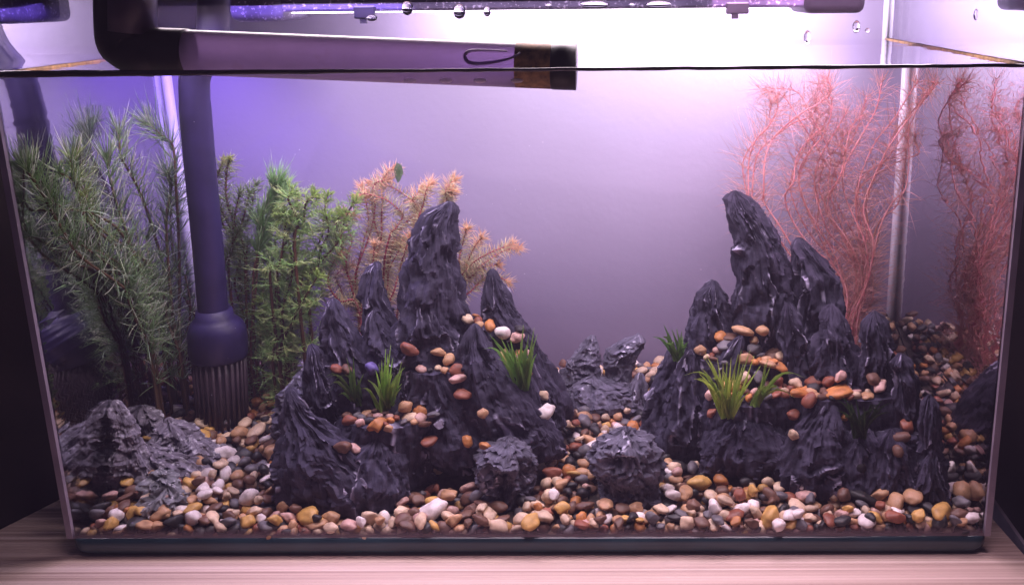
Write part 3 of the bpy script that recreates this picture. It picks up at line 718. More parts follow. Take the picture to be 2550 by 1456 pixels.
SAL = [(1153, 1120, 46, 'white', 'round'), (1345, 1097, 60, 'tan', 'round'), (1372, 1103, 46, 'orange', 'angular'), (1085, 1168, 44, 'cream', 'round'), (1080, 1272, 58, 'white', 'oval'), (922, 1292, 52, 'cream', 'angular'),
 (1001, 1276, 44, 'cream', 'angular'), (768, 1288, 56, 'ochre', 'oval'), (620, 1240, 50, 'white', 'round'), (475, 1205, 42, 'ochre', 'round'), (1035, 1122, 40, 'white', 'oval'), (1650, 1105, 62, 'ochre', 'oval'),
 (1690, 1120, 48, 'ochre', 'angular'), (1725, 1105, 44, 'pink', 'angular'), (1372, 1152, 38, 'white', 'oval'), (1295, 1218, 36, 'ochre', 'angular'), (1742, 1205, 56, 'ochre', 'oval'), (2225, 1250, 52, 'tan', 'oval'),
 (2150, 1240, 60, 'black', 'flat'), (2345, 1275, 62, 'ochre', 'oval'), (1920, 1310, 60, 'ochre', 'oval'), (1780, 1265, 46, 'white', 'angular'), (1955, 1195, 48, 'white', 'oval'), (1995, 1213, 44, 'white', 'oval'),
 (2395, 1225, 48, 'tan', 'round'), (1835, 1152, 38, 'pink', 'angular'), (2420, 1295, 40, 'white', 'oval'), (680, 1130, 54, 'tan', 'round'), (690, 1155, 36, 'orange', 'round'), (560, 1130, 50, 'white', 'oval'),
 (595, 1080, 44, 'tan', 'round'), (640, 1075, 46, 'cream', 'oval'), (210, 1240, 52, 'orange', 'angular'), (290, 1285, 46, 'white', 'round'), (330, 1280, 40, 'ochre', 'oval'), (825, 1260, 52, 'cream', 'round'),
 (615, 1305, 44, 'ochre', 'round'), (705, 1262, 42, 'tan', 'angular'), (480, 1290, 44, 'white', 'round'), (1240, 1262, 38, 'brown', 'oval'), (1350, 1290, 50, 'cream', 'angular'), (1295, 1310, 46, 'cream', 'round'),
 (1405, 1310, 38, 'cream', 'angular'), (1165, 1245, 44, 'brown', 'round'), (245, 1030, 54, 'cream', 'oval'), (470, 1000, 36, 'white', 'oval'), (655, 950, 40, 'ochre', 'oval'), (1455, 1050, 40, 'grey', 'round')]
for px, py, s, c, sh in SAL:
    p = on(px, py); r = s / 2 * (p - CAM).dot(fw) / FPX; p.y = max(p.y, r * 1.2)
    PEB.append((p + Vector((0, 0, r * 0.15)), r, sh, c, 'bed', px, py))
LV, LF = [], []
for o_, (vs_, fs_) in zip(ROCKS, dg_meshes):
    if o_.name.startswith('ledge'):
        k = len(LV); LV += vs_; LF += [tuple(i + k for i in f) for f in fs_]
BVL = BVHTree.FromPolygons(LV, LF)
for q in range(9000):
    x = rnd.uniform(-0.17, 0.24); y = rnd.uniform(0.035, 0.135)
    h = BV.ray_cast(Vector((x, y, 0.4)), Vector((0, 0, -1)))
    hl = BVL.ray_cast(Vector((x, y, 0.4)), Vector((0, 0, -1)))
    if h[0] is None or hl[0] is None or abs(hl[0].z - h[0].z) > 1e-4 or h[1].z < 0.75: continue
    r = rnd.uniform(.0030, .0046)
    n_ = [BV.ray_cast(Vector((x + dx * r, y + dy * r, 0.4)), Vector((0, 0, -1)))[0] for dx, dy in ((1, 0), (-1, 0), (0, 1), (0, -1))]
    if any(v is None or abs(v.z - h[0].z) > 0.008 for v in n_): continue
    p = h[0] + Vector((0, 0, r * 0.45))
    if any((p - e[0]).length < (e[1] + r) * .70 for e in EXTRA): continue
    if any((p - e[0]).length < (e[1] + r) * .6 for e in PEB): continue
    EXTRA.append((p, r, rnd.choice(['round', 'oval', 'flat', 'flat', 'angular']), rnd.choice(['brown', 'brown', 'reddish', 'black', 'tan', 'orange', 'reddish', 'pink', 'cream', 'grey']), 'ledge', 0, 0))  # mostly dark reddish stones, with the ledges' shade put into the colour mix
print('ledge pebbles', len(EXTRA))
BED = []
def try_bed(x, y, dz, r):
    if rock_top(x, y) > gz(x, y) + 0.010: return
    if y > bgY(x) - r or abs(x) > HW - r * 0.9: return
    z = gz(x, y) + dz
    p = Vector((x, y, z)); q = proj(p)
    for s in PEB:
        if (s[0] - p).length < (s[1] + r) * 0.62: return
    BED.append((p, r, rnd.choice(PICKS), pick(), 'bed', q[0], q[1]))
def layer(step, dz, jz, rmin, rmax, prob=1.0, y0=0.004, y1=0.25):
    y = y0
    while y < y1:
        x = -HW + rnd.random() * step
        while x < HW:
            if rnd.random() < prob:
                try_bed(x + rnd.uniform(-.35, .35) * step, y + rnd.uniform(-.3, .3) * step, dz + rnd.uniform(-jz, jz), rnd.uniform(rmin, rmax))
            x += step
        y += step * 0.86
layer(0.0078, -0.0052, 0.0010, 0.0040, 0.0052)
layer(0.0098, -0.0005, 0.0016, 0.0038, 0.0064)
layer(0.0140, 0.0032, 0.0014, 0.0038, 0.0064, 0.6)
for zz in (0.0125, 0.0085):
    x = -HW + 0.004
    while x < HW - 0.004:
        r = rnd.uniform(0.0038, 0.0054); BED.append((Vector((x, r * 0.9, zz + rnd.uniform(-.001, .001))), r, rnd.choice(SHAPES), pick(), 'low', 0, 0)); x += r * 1.7
# the ones that show largest become things of their own
vis = [b for b in BED if b[4] == 'bed' and b[0].z > gz(b[0].x, b[0].y) - 0.0016]
vis.sort(key=lambda b: b[0].y - (b[0].z - gz(b[0].x, b[0].y)) * 6 - b[1] * 4)
NIND = 298 - len(PEB)
ind = set(id(b) for b in vis[:NIND])
THINGS = PEB + [b for b in BED if id(b) in ind]

MARK = [(120, 'the left glass'), (330, 'the craggy left rock'), (560, 'the filter strainer'), (760, 'the lowest left slate peak'), (960, 'the left mountain foot'), (1110, 'the left mountain hollow'), (1260, 'the small angular rock'),
        (1420, 'the gap between the mountains'), (1560, 'the rounded boulder'), (1760, 'the big grass tuft'), (1950, 'the right mountain foot'), (2130, 'the dark grass tuft'), (2290, 'the outer right peaks'), (2440, 'the right glass')]
used = set()
import itertools
for i, (p, r, sh, c, where, px, py) in enumerate(THINGS):
    o = bpy.data.objects.new('pebble', unit(sh, rnd.randrange(4), c)); COL.objects.link(o)
    o.location = p; flat = sh == 'flat'
    o.rotation_euler = (rnd.uniform(-.4, .4) if flat else rnd.uniform(-.8, .8), rnd.uniform(-.4, .4), rnd.uniform(0, 6.28))
    k = r / 1.05; o.scale = (k * rnd.uniform(.93, 1.1), k * rnd.uniform(.93, 1.1), k * rnd.uniform(.92, 1.1))
    mk = min(MARK, key=lambda q: abs(q[0] - px))[1]
    near = min((q for j, q in enumerate(THINGS) if j != i), key=lambda q: (q[0] - p).length)
    size = 'big' if r > 0.0056 else 'small' if r < 0.0044 else 'medium'
    pos = 'on a mountain ledge near' if where == 'ledge' else 'against the front glass near' if p.y < 0.012 else 'on front gravel near' if p.y < 0.05 else 'on rear gravel near'
    lab = f"{size} {sh} {c} pebble {pos} {mk}"
    alt = [lab, lab + f" beside {near[3]} one", f"{size} {sh} {c} pebble touching {near[2]} {near[3]} one {pos} {mk}"]
    side = 'left' if near[5] > px else 'right'
    alt.append(f"{size} {sh} {c} pebble {side} of {near[2]} {near[3]} one {pos} {mk}")
    alt.append(f"{size} {sh} {c} pebble {'below' if near[6] < py else 'above'} {near[2]} {near[3]} one {pos} {mk}")
    n3 = sorted((q for j, q in enumerate(THINGS) if j != i), key=lambda q: (q[0] - p).length)[:3]
    alt.append(f"{size} {c} pebble between {n3[0][3]}, {n3[1][3]} and {n3[2][3]} ones {pos} {mk}")
    alt.append(f"{c} {sh} pebble nearest {n3[0][3]} {n3[0][2]} and {n3[2][3]} {n3[2][2]} ones, {mk}")
    lab = next((a for a in alt if a not in used and len(a.split()) <= 16), None)
    if lab is None: lab = f"{size} {sh} {c} pebble {pos} {mk}"
    used.add(lab); tag(o, lab, 'pebble', 'loose river pebbles')

# the rest of the gravel as one mass
def bulk():
    base = {(s, v): unit_pebble(s, v * 4 + SHAPES.index(s) + 50, 2) for s in SHAPES for v in range(3)}
    vs, fs, cs = [], [], []
    for b in BED + EXTRA:
        if id(b) in ind: continue
        p, r, sh, c, *_ = b; me = base[(sh, rnd.randrange(3))]
        from mathutils import Euler
        R = Euler((rnd.uniform(-.8, .8), rnd.uniform(-.5, .5), rnd.uniform(0, 6.28))).to_matrix() * (r / 1.05)
        k = len(vs); vs += [p + R @ v.co for v in me.vertices]; fs += [tuple(i + k for i in q.vertices) for q in me.polygons]
        f = rnd.uniform(.75, 1.2); cc = PAL[c]; cs += [(cc[0] * f, cc[1] * f, cc[2] * f, 1)] * len(me.vertices)
    me = bpy.data.meshes.new('gravel'); me.from_pydata(vs, [], fs)
    A = me.attributes.new('tint', 'FLOAT_COLOR', 'POINT'); A.data.foreach_set('color', [q for c in cs for q in c])
    o = obj('gravel', me, M['pebble']); o['kind'] = 'stuff'; return o
bulk()
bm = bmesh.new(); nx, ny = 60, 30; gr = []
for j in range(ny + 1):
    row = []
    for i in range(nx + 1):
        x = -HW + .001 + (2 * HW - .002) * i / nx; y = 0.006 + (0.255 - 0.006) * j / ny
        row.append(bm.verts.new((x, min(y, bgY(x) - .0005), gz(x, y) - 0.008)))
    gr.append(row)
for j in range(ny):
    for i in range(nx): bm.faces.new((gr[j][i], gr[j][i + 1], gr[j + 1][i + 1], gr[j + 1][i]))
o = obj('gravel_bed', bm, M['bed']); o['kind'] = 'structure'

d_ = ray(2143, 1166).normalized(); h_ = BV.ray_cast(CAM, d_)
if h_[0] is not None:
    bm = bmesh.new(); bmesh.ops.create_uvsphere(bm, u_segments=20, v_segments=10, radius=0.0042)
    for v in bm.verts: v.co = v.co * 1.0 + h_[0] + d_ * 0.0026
    obj('hole_shade', bm, M['panel'], rm)  # black ball sunk in the rock paints the shade of a hole
# ---------------------------------------------------------------- plants
class Leafs:
    def __init__(s): s.v, s.f, s.c = [], [], []
    def needle(s, p, d, L, wd, col, bend=0.0, bdir=None, seg=3):
        d = d.normalized()
        if abs(p.x + d.x * L) > 0.2985: d.x = -d.x * .6
        if abs(p.x + d.x * L) > 0.2985 or p.y + d.y * L > bgY(p.x) - .001: return
        n, b = frame_of(d)
        bd = bdir if bdir is not None else Vector((0, 0, -1))
        prev = None
        for k in range(seg):
            t = k / seg; c = p + d * (L * t) + bd * (bend * L * t * t); w_ = wd * (1 - 0.55 * t)
            i = len(s.v); s.v += [c + n * w_, c - n * w_ * .5 + b * w_ * .87, c - n * w_ * .5 - b * w_ * .87]; s.c += [col] * 3
            if prev is not None:
                for q in range(3): s.f.append((prev + q, prev + (q + 1) % 3, i + (q + 1) % 3, i + q))
            prev = i
        i = len(s.v); s.v.append(p + d * L + bd * bend * L); s.c.append(col)
        for q in range(3): s.f.append((prev + q, prev + (q + 1) % 3, i))
    def build(s, name, parent):
        me = bpy.data.meshes.new(name); me.from_pydata(s.v, [], s.f)
        A = me.attributes.new('tint', 'FLOAT_COLOR', 'POINT'); A.data.foreach_set('color', [q for c in s.c for q in (*c, 1)])
        o = obj(name, me, M['leaf'], parent); o['kind'] = 'stuff'; return o

def tint(c, k): f = rnd.uniform(1 - k, 1 + k); return tuple(min(1, x * f * rnd.uniform(.93, 1.07)) for x in c)
def stem_obj(pts, rad, col, parent, n=30, tip=0.5):
    pp = smooth_path(pts, n); bm = bmesh.new(); add_tube(bm, pp, [rad * (1 - (1 - tip) * i / (n - 1)) for i in range(n)], 6)
    o = obj('stem', bm, M['leaf'], parent); A = o.data.attributes.new('tint', 'FLOAT_COLOR', 'POINT')
    for i, d in enumerate(A.data): d.color = (*tint(col, .08), 1)
    return o, pp

def plant(name, loc, label, stems, Yf, spec, group=None):
    root = empty(name, loc, label, 'aquatic plant', group)
    more = []
    for q in range(spec.get('dup', 0)):
        for S in stems:
            pl = S['p'] if isinstance(S, dict) else S; jx = spec.get('jx', 26); ox, oy = rnd.uniform(-jx, jx), rnd.uniform(-.6, 1.4) * jx
            pl2 = [(x + ox * min(1, .3 + i / len(pl)) + rnd.uniform(-.3, .3) * jx, y + oy * i / len(pl) + rnd.uniform(-.2, .2) * jx) for i, (x, y) in enumerate(pl)]
            more.append(dict(S, p=pl2) if isinstance(S, dict) else pl2)
    for k, S in enumerate(list(stems) + more):
        sp = dict(spec); pl = S
        if isinstance(S, dict): pl = S['p']; sp.update({a: b for a, b in S.items() if a != 'p'})
        Y = Yf + sp.get('dY', 0) + rnd.uniform(-sp['jy'], sp['jy'])
        y0 = sp.get('Yb', Y); n = len(pl)
        pts = []
        for i, (x, y) in enumerate(pl):
            if sp.get('wall') and y > 640: x = max(x, 330 + (y - 640) * .36 + 45 * math.sin(k * 2.1))
            yy = y0 + (Y - y0) * i / (n - 1)
            while abs(at(x, y, yy).x) > HW - 0.010 and yy > 0.02: yy -= 0.004
            pts.append(at(x, y, yy))
        pts = [p + Vector((0, rnd.uniform(-1, 1) * sp['jy'] * .3, 0)) for p in pts]
        if pts[0].z > gz(pts[0].x, pts[0].y): pts.insert(0, Vector((pts[0].x, pts[0].y, gz(pts[0].x, pts[0].y) - .004)))
        st, pp = stem_obj(pts, sp['rad'], sp['scol'], root, 34)
        lf = Leafs(); N = sp['whorls']; acc = [0]
        tot = sum((b - a).length for a, b in zip(pp, pp[1:])); N = max(4, int(tot / sp['gap']))
        for j in range(N + 1):
            t = sp.get('t0', 0.0) + (1 - sp.get('t0', 0.0)) * j / N; q = t * (len(pp) - 1); i = min(int(q), len(pp) - 2); p = pp[i].lerp(pp[i + 1], q - i)
            ax = (pp[min(i + 2, len(pp) - 1)] - pp[max(i - 1, 0)]).normalized(); n_, b_ = frame_of(ax)
            top = t > 0.93
            cnt = sp['num'] + (sp.get('tipn', 4) if top else 0)
            off = rnd.random() * 6.28
            for m_ in range(cnt):
                a = off + 2 * pi * m_ / cnt + rnd.uniform(-.3, .3)
                fwd = rnd.uniform(*sp['fwd']) + (rnd.uniform(0, 1.4) if top else 0)
                d = (n_ * cos(a) + b_ * sin(a)) + ax * fwd + Vector((0, 0, sp.get('lift', 0)))
                L = sp['len'] * rnd.uniform(.65, 1.15) * (1 - sp.get('taper', .4) * t) * (sp.get('tipl', .8) if top else 1)
                col = sp['col'] if rnd.random() > sp.get('mixp', .3) else sp['col2']
                if t > .8 and 'tipc' in sp: col = sp['tipc'] if rnd.random() < (t - .75) * 4 else col
                bd = rnd.uniform(*sp['bend'])
                lf.needle(p, d, L, sp['wd'], tint(col, .25), bd, None, sp.get('seg', 3))
                if sp.get('fork'):
                    e = p + d.normalized() * L * .4
                    for g_ in range(sp['fork']):
                        d2 = d.normalized() + Vector((rnd.uniform(-1, 1), rnd.uniform(-1, 1), rnd.uniform(-.8, .8))) * .8
                        lf.needle(e + d.normalized() * L * .15 * g_, d2, L * .5, sp['wd'] * .85, tint(col, .25), bd, None, 2)
        lf.build('leaves', st)
    return root

RED = (0.86, 0.52, 0.50); REDS = (0.84, 0.42, 0.44)
red_stems = [
 [(2085, 800), (1990, 700), (1900, 600), (1866, 520), (1862, 489), (1865, 404), (1882, 347), (1916, 310), (1936, 270), (1932, 245)],
 [(2095, 800), (2010, 680), (1946, 570), (1902, 505), (1899, 480), (1902, 404), (1922, 354), (1963, 310), (2003, 273), (2037, 259), (2062, 236), (2064, 216), (2057, 196)],
 [(2112, 800), (2112, 717), (2085, 657), (2025, 594), (1986, 531), (1970, 475), (1976, 421), (2003, 371), (2030, 320), (2040, 290)],
 [(2120, 800), (2144, 701), (2116, 638), (2065, 582), (2045, 539), (2029, 475), (2032, 421), (2050, 371), (2084, 320), (2104, 284)],
 [(2128, 800), (2150, 700), (2110, 600), (2070, 540), (2067, 489), (2087, 438), (2103, 390), (2101, 371), (2121, 317), (2148, 290)],
 [(2120, 800), (2150, 756), (2164, 701), (2156, 645), (2140, 590), (2128, 503), (2132, 471), (2145, 421), (2182, 354), (2226, 297), (2266, 229), (2280, 202)],
 [(2115, 800), (2140, 740), (2150, 660), (2140, 560), (2132, 470), (2172, 425), (2239, 384), (2266, 357), (2278, 335)],
 [(2105, 800), (2100, 700), (2070, 620), (2010, 520), (1990, 440), (2010, 380), (2050, 330), (2070, 260), (2050, 210)],
 [(2130, 800), (2158, 690), (2150, 600), (2110, 500), (2100, 420), (2140, 340), (2180, 270), (2190, 205)],
 [(2115, 800), (2150, 730), (2165, 660), (2190, 560), (2225, 500), (2250, 470), (2265, 400), (2260, 330)],
 [(2125, 800), (2160, 700), (2170, 600), (2150, 520), (2190, 420), (2230, 330), (2300, 260), (2330, 205)],
 [(2110, 800), (2130, 720), (2120, 640), (2080, 560), (2040, 470), (2050, 400), (1990, 300), (1950, 240), (1900, 225)],
]
plant('feathery_plant', at(2118, 800, .19), 'tall red feathery stem plant rising behind the right mountain to the water surface', red_stems, .185,
      dict(jy=.022, rad=.00085, scol=REDS, dup=1, jx=38, whorls=60, gap=.0078, num=8, len=.030, fwd=(.0, 1.1), bend=(-.35, .5), wd=.00016, col=RED, col2=(0.62, 0.34, 0.24), mixp=.35, taper=.1, tipn=3, tipl=.8, seg=4))
YW, OR = (0.74, 0.70, 0.44), (0.88, 0.60, 0.40)
rot = [
 [(905, 800), (889, 737), (892, 670), (906, 602), (919, 552), (909, 494), (902, 464)],
 [(930, 800), (925, 720), (933, 649), (949, 596), (949, 548), (953, 501), (946, 461), (963, 430), (987, 420)],
 [(950, 800), (955, 720), (970, 636), (990, 579), (1017, 548), (1034, 528), (1024, 501), (987, 474), (943, 457), (922, 454)],
 [(1000, 800), (1020, 680), (1040, 580), (1044, 542), (1054, 508), (1064, 471), (1071, 457)],
 [(1050, 780), (1090, 620), (1110, 520), (1111, 474), (1128, 450)],
 [(1100, 780), (1140, 690), (1145, 643), (1152, 602), (1164, 566)],
 [(1090, 800), (1120, 720), (1155, 680), (1182, 649), (1222, 626), (1275, 607)],
 [(890, 790), (880, 730), (862, 680), (848, 636), (855, 592), (835, 552), (850, 535)],
 [(893, 770), (850, 745), (821, 703), (825, 663), (848, 629)],
 [(960, 800), (983, 720), (993, 670), (1010, 622), (1020, 590)],
 [(1110, 790), (1150, 710), (1182, 680), (1199, 666), (1240, 660)],
 [(900, 790), (905, 720), (925, 660), (930, 610)],
 [(940, 800), (960, 740), (955, 690), (970, 610), (1000, 600)],
]
plant('needle_stem_plant', at(930, 800, .17), 'bushy orange and pale green stem plant with pink stems behind the left mountain', rot, .170,
      dict(jy=.016, rad=.0010, scol=(0.50, 0.11, 0.15), dup=1, jx=34, whorls=30, gap=.0038, num=8, len=.0105, fwd=(.1, .6), bend=(-.15, .2), wd=.00030, col=YW, col2=(0.64, 0.48, 0.32), mixp=.4, taper=.05, tipc=OR, tipn=6, tipl=.9))
# one broad green leaf caught on its tip
bm = bmesh.new(); cs = [at(988, 405, .165), at(1000, 412, .165), at(1004, 430, .165), at(996, 450, .165), at(990, 456, .165), at(983, 440, .165), at(981, 420, .165)]
c = bm.verts.new(at(993, 430, .163)); ring = [bm.verts.new(p) for p in cs]
for k in range(len(ring)): bm.faces.new((c, ring[k], ring[(k + 1) % len(ring)]))
bmesh.ops.solidify(bm, geom=bm.faces, thickness=0.0005)
o = obj('drifting_leaf', bm, M['leaf']); A = o.data.attributes.new('tint', 'FLOAT_COLOR', 'POINT')
for d in A.data: d.color = (0.13, 0.22, 0.09, 1)
tag(o, 'small broad green leaf caught on top of the orange stem plant', 'leaf')

GR, GD, GP = (0.31, 0.47, 0.22), (0.20, 0.32, 0.15), (0.66, 0.72, 0.60)
pine = [
 dict(p=[(520, 860), (495, 798), (445, 720), (428, 653), (418, 568), (425, 515)], tipn=26, tipl=1.25),
 dict(p=[(425, 830), (420, 640), (415, 540), (420, 470), (424, 430)], t0=.35, fwd=(.8, 1.8), col=GD),
 dict(p=[(380, 860), (364, 703), (337, 636), (286, 575), (236, 541), (195, 528), (152, 523), (118, 500)], tipn=14, tipl=1.2),
 dict(p=[(400, 860), (410, 700), (380, 560), (357, 489), (337, 448), (310, 421), (297, 388), (298, 335)], t0=.2, tipn=16, fwd=(.7, 1.5), col2=GP, mixp=.5),
 dict(p=[(430, 860), (440, 640), (445, 480), (425, 371), (404, 337), (380, 310)], t0=.3, tipn=14, fwd=(.8, 1.6)),
 dict(p=[(300, 870), (290, 780), (270, 700), (230, 640), (190, 600)], col=GD), dict(p=[(330, 870), (330, 770), (320, 690), (300, 620)], col=GD), dict(p=[(360, 870), (390, 760), (380, 670), (360, 600)], col=GD),
 dict(p=[(250, 880), (220, 800), (200, 720), (160, 650), (140, 590)], col=GR), dict(p=[(400, 880), (430, 800), (420, 730), (440, 660)], col=GD), dict(p=[(280, 880), (240, 760), (260, 650), (250, 560), (200, 470), (150, 430)], col=GR),
 dict(p=[(300, 870), (260, 740), (200, 640), (150, 560), (100, 470), (75, 420)], tipn=14, fwd=(.5, 1.4)), dict(p=[(260, 880), (210, 780), (140, 700), (90, 640)], dY=-.02), dict(p=[(320, 870), (290, 700), (230, 560), (190, 480), (170, 400)], dY=-.01, col=(0.32, 0.42, 0.14)),
 dict(p=[(240, 890), (180, 800), (130, 760), (95, 720)], dY=-.02), dict(p=[(350, 870), (330, 640), (280, 480), (260, 400)], tipn=14, fwd=(.5, 1.4)), 
 dict(p=[(340, 880), (350, 800), (345, 740), (310, 700)], col=GD), dict(p=[(230, 880), (190, 840), (170, 760), (130, 700)], col=GR), dict(p=[(420, 880), (460, 830), (470, 760), (455, 690)], col=GD, bend=(.2, .6)),
]
plant('pine_leaf_plant', at(360, 880, .175), 'dark bushy plant with long pine-like needles in the left rear corner', pine, .142,
      dict(jy=.016, rad=.0013, scol=(0.22, 0.14, 0.08), wall=1, dup=0, jx=60, whorls=20, gap=.0140, num=11, len=.027, fwd=(.1, 1.1), bend=(-.5, .45), t0=.16, wd=.00034, col=GR, col2=GP, mixp=.30, taper=.15, tipn=10, seg=4))
mid = [
 dict(p=[(620, 880), (615, 720), (607, 619), (580, 535), (566, 488), (562, 430), (575, 395)], col=(0.30, 0.40, 0.13), tipn=18, tipl=.5, tipc=(0.50, 0.56, 0.18), len=.014),
 dict(p=[(640, 880), (650, 700), (665, 600), (680, 545), (700, 480)], t0=.5, fwd=(1.6, 3.0), col=(0.30, 0.52, 0.20), col2=(0.56, 0.66, 0.42), tipn=24, tipl=1.2, len=.024),
 dict(p=[(600, 880), (600, 800), (590, 700), (600, 620)], col=GR), dict(p=[(640, 880), (630, 780), (640, 690), (640, 620)], col=GR), dict(p=[(570, 700), (575, 620), (600, 560), (620, 480)], col=(0.28, 0.40, 0.15), len=.016),
]
plant('tufted_plant', at(625, 880, .165), 'slender green plant with an upright needle tuft just right of the intake tube', mid, .16,
      dict(jy=.012, rad=.0012, scol=(0.20, 0.09, 0.06), dup=2, jx=34, whorls=20, gap=.0050, num=9, len=.020, fwd=(.1, 1.3), bend=(-.1, .5), wd=.00032, col=GR, col2=GP, mixp=.15, taper=.1, tipn=8, seg=3))
fern = [
 [(690, 880), (678, 760), (680, 670), (685, 600)], [(700, 880), (700, 800), (715, 720), (730, 660), (745, 600), (740, 520)], [(695, 880), (730, 800), (760, 740), (790, 690)],
 [(700, 880), (715, 820), (745, 790), (765, 770)], [(690, 870), (650, 790), (630, 700), (640, 640)], [(730, 800), (745, 700), (775, 640), (800, 590), (806, 540), (815, 490)],
 [(690, 880), (690, 820), (700, 760), (725, 720), (770, 700)], [(680, 880), (665, 800), (660, 720), (665, 660)], [(740, 620), (750, 560), (760, 510), (775, 490)], [(690, 700), (700, 640), (720, 560), (710, 530)],
 [(760, 720), (780, 660), (830, 620), (840, 560), (850, 530)], [(700, 880), (690, 840), (660, 820), (640, 760)], [(720, 880), (735, 860), (750, 850)],
]
plant('fern_leaf_plant', at(700, 880, .155), 'bright green plant with fine forked feathery leaves beside the left mountain', fern, .15,
      dict(jy=.018, rad=.0012, scol=(0.16, 0.08, 0.04), dup=1, jx=60, whorls=16, gap=.0100, num=8, len=.0185, fwd=(-.1, .9), bend=(-.2, .5), wd=.00036, col=(0.36, 0.58, 0.20), col2=(0.56, 0.68, 0.30), mixp=.4, taper=.3, tipn=8, tipl=.7, fork=3, tipc=(0.36, 0.52, 0.12)))

# grass tufts on the mountains: every blade its own mesh
def tuft(px, py, tips, label, col, wpx=7):
    d = ray(px, py).normalized(); h = BV.ray_cast(CAM, d); base = h[0] - d * 0.004 if h[0] is not None else on(px, py)
    root = empty('grass_tuft', base, label, 'grass tuft', 'plastic grass tufts on the rocks')
    mxs = sum(t[0] for t in tips) / len(tips)
    tips = list(tips) + [(px + (t[0] - px) * rnd.uniform(.6, 1.5) + rnd.uniform(-24, 24), py + (t[1] - py) * rnd.uniform(.35, .9), t[2] + rnd.uniform(-.2, .9)) for t in tips]
    for (tx, ty, sag) in tips:
        tipp = at(tx, ty, base.y + rnd.uniform(-.016, .001)); b0 = base + Vector((rnd.uniform(-.004, .004), rnd.uniform(-.003, .003), -.003))
        mid = b0.lerp(tipp, .55) + Vector((0, 0, sag * .010)); bm = bmesh.new(); pts = smooth_path([b0, mid, tipp], 9)
        side = (tipp - b0).cross(Vector((0, 1, 0))).normalized(); wv = wpx / 2 / ppm(base.y); prev = None
        for i, p in enumerate(pts):
            ww = wv * (0.75 + .5 * sin(pi * min(1, i / 6))) * (1 - (i / 8) ** 3 * .92)
            cur = [bm.verts.new(p - side * ww), bm.verts.new(p + Vector((0, ww * .7, 0))), bm.verts.new(p + side * ww)]
            if prev:
                for q in range(2): bm.faces.new((prev[q], prev[q + 1], cur[q + 1], cur[q]))
            prev = cur
        bmesh.ops.solidify(bm, geom=bm.faces, thickness=0.0003)
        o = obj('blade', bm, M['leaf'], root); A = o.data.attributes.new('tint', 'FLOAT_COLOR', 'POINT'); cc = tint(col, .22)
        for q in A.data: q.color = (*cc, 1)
    return root
LG = (0.42, 0.60, 0.15)
tuft(955, 1020, [(960, 868, 0), (973, 858, 0), (942, 905, .3), (1000, 900, -.2), (990, 930, 0), (1002, 915, 0), (935, 920, .3), (978, 890, 0), (950, 895, 0), (915, 945, .6), (985, 1000, 0), (965, 880, 0), (945, 960, .3), (1000, 955, .4)], 'upright bright green grass tuft on the front ledge of the left mountain', LG)
tuft(890, 1000, [(815, 940, 1), (808, 972, 1.2), (862, 890, 0), (880, 888, 0), (850, 935, .8), (905, 930, .2), (870, 920, .2), (840, 985, .6)], 'drooping dull green grass tuft left of the upright one on the left mountain', (0.22, 0.36, 0.10))
tuft(1300, 960, [(1218, 832, .4), (1245, 838, .4), (1262, 850, .3), (1303, 808, 0), (1316, 832, 0), (1330, 815, -.2), (1285, 868, .2), (1270, 842, .3), (1310, 858, 0), (1322, 870, 0), (1230, 850, .5), (1330, 850, 0), (1338, 830, 0), (1295, 850, 0)], 'green grass tuft beneath the white pebble on the right shoulder of the left mountain', (0.34, 0.55, 0.16))
tuft(1810, 1030, [(1755, 878, .6), (1750, 885, .5), (1745, 915, .6), (1725, 945, 1.2), (1770, 900, .3), (1785, 890, .2), (1838, 880, 0), (1868, 870, -.2), (1877, 885, -.2), (1820, 890, 0), (1800, 905, 0), (1740, 930, .6), (1850, 905, 0), (1760, 960, .4), (1835, 930, 0), (1810, 900, 0), (1845, 870, 0)], 'largest bright grass tuft on the left slope of the right mountain with orange pebble', (0.58, 0.70, 0.20), 6)
tuft(1880, 1000, [(1920, 905, 0), (1900, 935, 0), (1972, 930, .8), (1955, 985, 1), (1905, 900, 0), (1940, 980, .8), (1890, 960, 0), (1912, 890, -.2)], 'sparse grass tuft right of the largest one on the right mountain', (0.42, 0.58, 0.16), 6)
tuft(2140, 1080, [(2085, 995, .5), (2095, 985, .3), (2110, 1000, .2), (2200, 990, .4), (2220, 1000, .5), (2180, 1005, .2), (2150, 1010, 0), (2215, 1025, .5), (2080, 1020, .5), (2130, 990, 0), (2195, 1020, .3)], 'dark grass tuft near the front of the right mountain', (0.05, 0.10, 0.03))
def back_tuft():
    base = at(1660, 890, .15)
    return tuft(1690, 890, [(1652, 808, .2), (1672, 818, 0), (1684, 818, 0), (1698, 822, 0), (1625, 838, .5), (1660, 840, .2), (1700, 840, 0)], 'small grass tuft behind the left shoulder of the right mountain', (0.20, 0.36, 0.10), 7)
back_tuft()

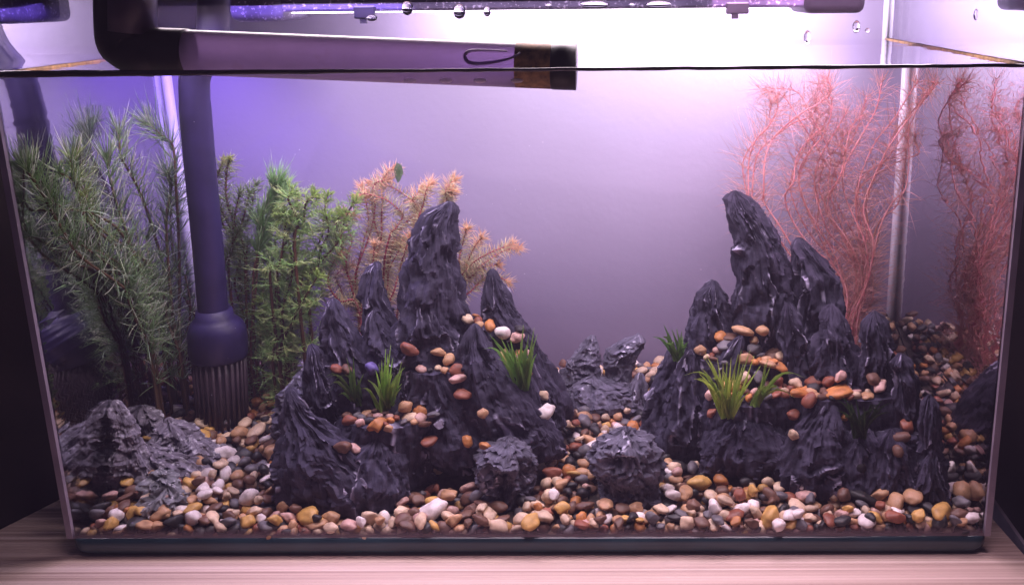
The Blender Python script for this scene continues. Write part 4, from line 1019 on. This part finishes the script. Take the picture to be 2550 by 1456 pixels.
# ---------------------------------------------------------------- water drops on the glass above the waterline
DROPS = [(1013, 22, 13, 15, 'round drop on the front glass under the light bar, second from left'), (1143, 30, 14, 16, 'large round drop over the white glow near the pipe middle'), (1212, 30, 8, 11, 'small drop over the light edge beside a larger drop'),
         (1366, 15, 8, 5, 'tiny drop high on the light bar above the pipe end'), (1480, 13, 33, 9, 'wide flat drop on the light bar right of the pipe end'), (1640, 13, 30, 9, 'wide flat drop on the light bar further right'), (1573, 14, 7, 5, 'tiny drop between the two wide flat drops'),
         (2010, 95, 8, 15, 'hooked drop low below the black bracket'), (2132, 68, 9, 13, 'bright hanging drop right below the black bracket'), (2160, 77, 5, 5, 'tiny round drop beside the bright hanging drop'), (2430, 38, 5, 12, 'hanging drop on the right end of the glass'), (925, 46, 12, 7, 'drop hanging under the left clip')]
for px, py, rx, ry, lab in DROPS:
    bm = bmesh.new(); bmesh.ops.create_uvsphere(bm, u_segments=18, v_segments=12, radius=1)
    c = at(px, py, 0.0); k = 1 / ppm(0)
    for v in bm.verts:
        v.co = Vector((v.co.x * rx * k * (1 + .15 * noise.noise(v.co * 1.5 + Vector((px, 0, 0)))), v.co.y * min(rx, ry) * k * .6, v.co.z * ry * k * (1.0 if v.co.z < 0 else 1.1)))
    o = obj('water_drop', bm, M['drop']); o.location = c + Vector((0, 0.0006, 0)); tag(o, lab, 'water drop', 'water drops on the front glass')

# ---------------------------------------------------------------- the faint veil of the humid air and cloudy water
t = NT('haze_volume'); pv = t.n('ShaderNodeVolumePrincipled'); pv.inputs['Color'].default_value = (0.78, 0.66, 0.98, 1); pv.inputs['Density'].default_value = 0.13; pv.inputs['Anisotropy'].default_value = 0.2
t.l(pv.outputs[0], t.out.inputs['Volume'])
o = box('haze', (-1.0, -0.75, -1.0), (1.0, 0.95, 1.0), t.m); o['kind'] = 'stuff'

# fine specks drifting in the water
lf = []; vv = []; ff = []
for q in range(150):
    c = Vector((rnd.uniform(-.28, .28), rnd.uniform(.01, .2), rnd.uniform(.08, .305))); r = rnd.uniform(.00012, .0003); k = len(vv)
    vv += [c + Vector(v) * r for v in ((1, 0, 0), (-1, 0, 0), (0, 1, 0), (0, -1, 0), (0, 0, 1), (0, 0, -1))]
    ff += [tuple(i + k for i in f) for f in ((0, 2, 4), (2, 1, 4), (1, 3, 4), (3, 0, 4), (2, 0, 5), (1, 2, 5), (3, 1, 5), (0, 3, 5))]
me = bpy.data.meshes.new('drifting_specks'); me.from_pydata(vv, [], ff); o = obj('drifting_specks', me, M['silicone']); o['kind'] = 'stuff'
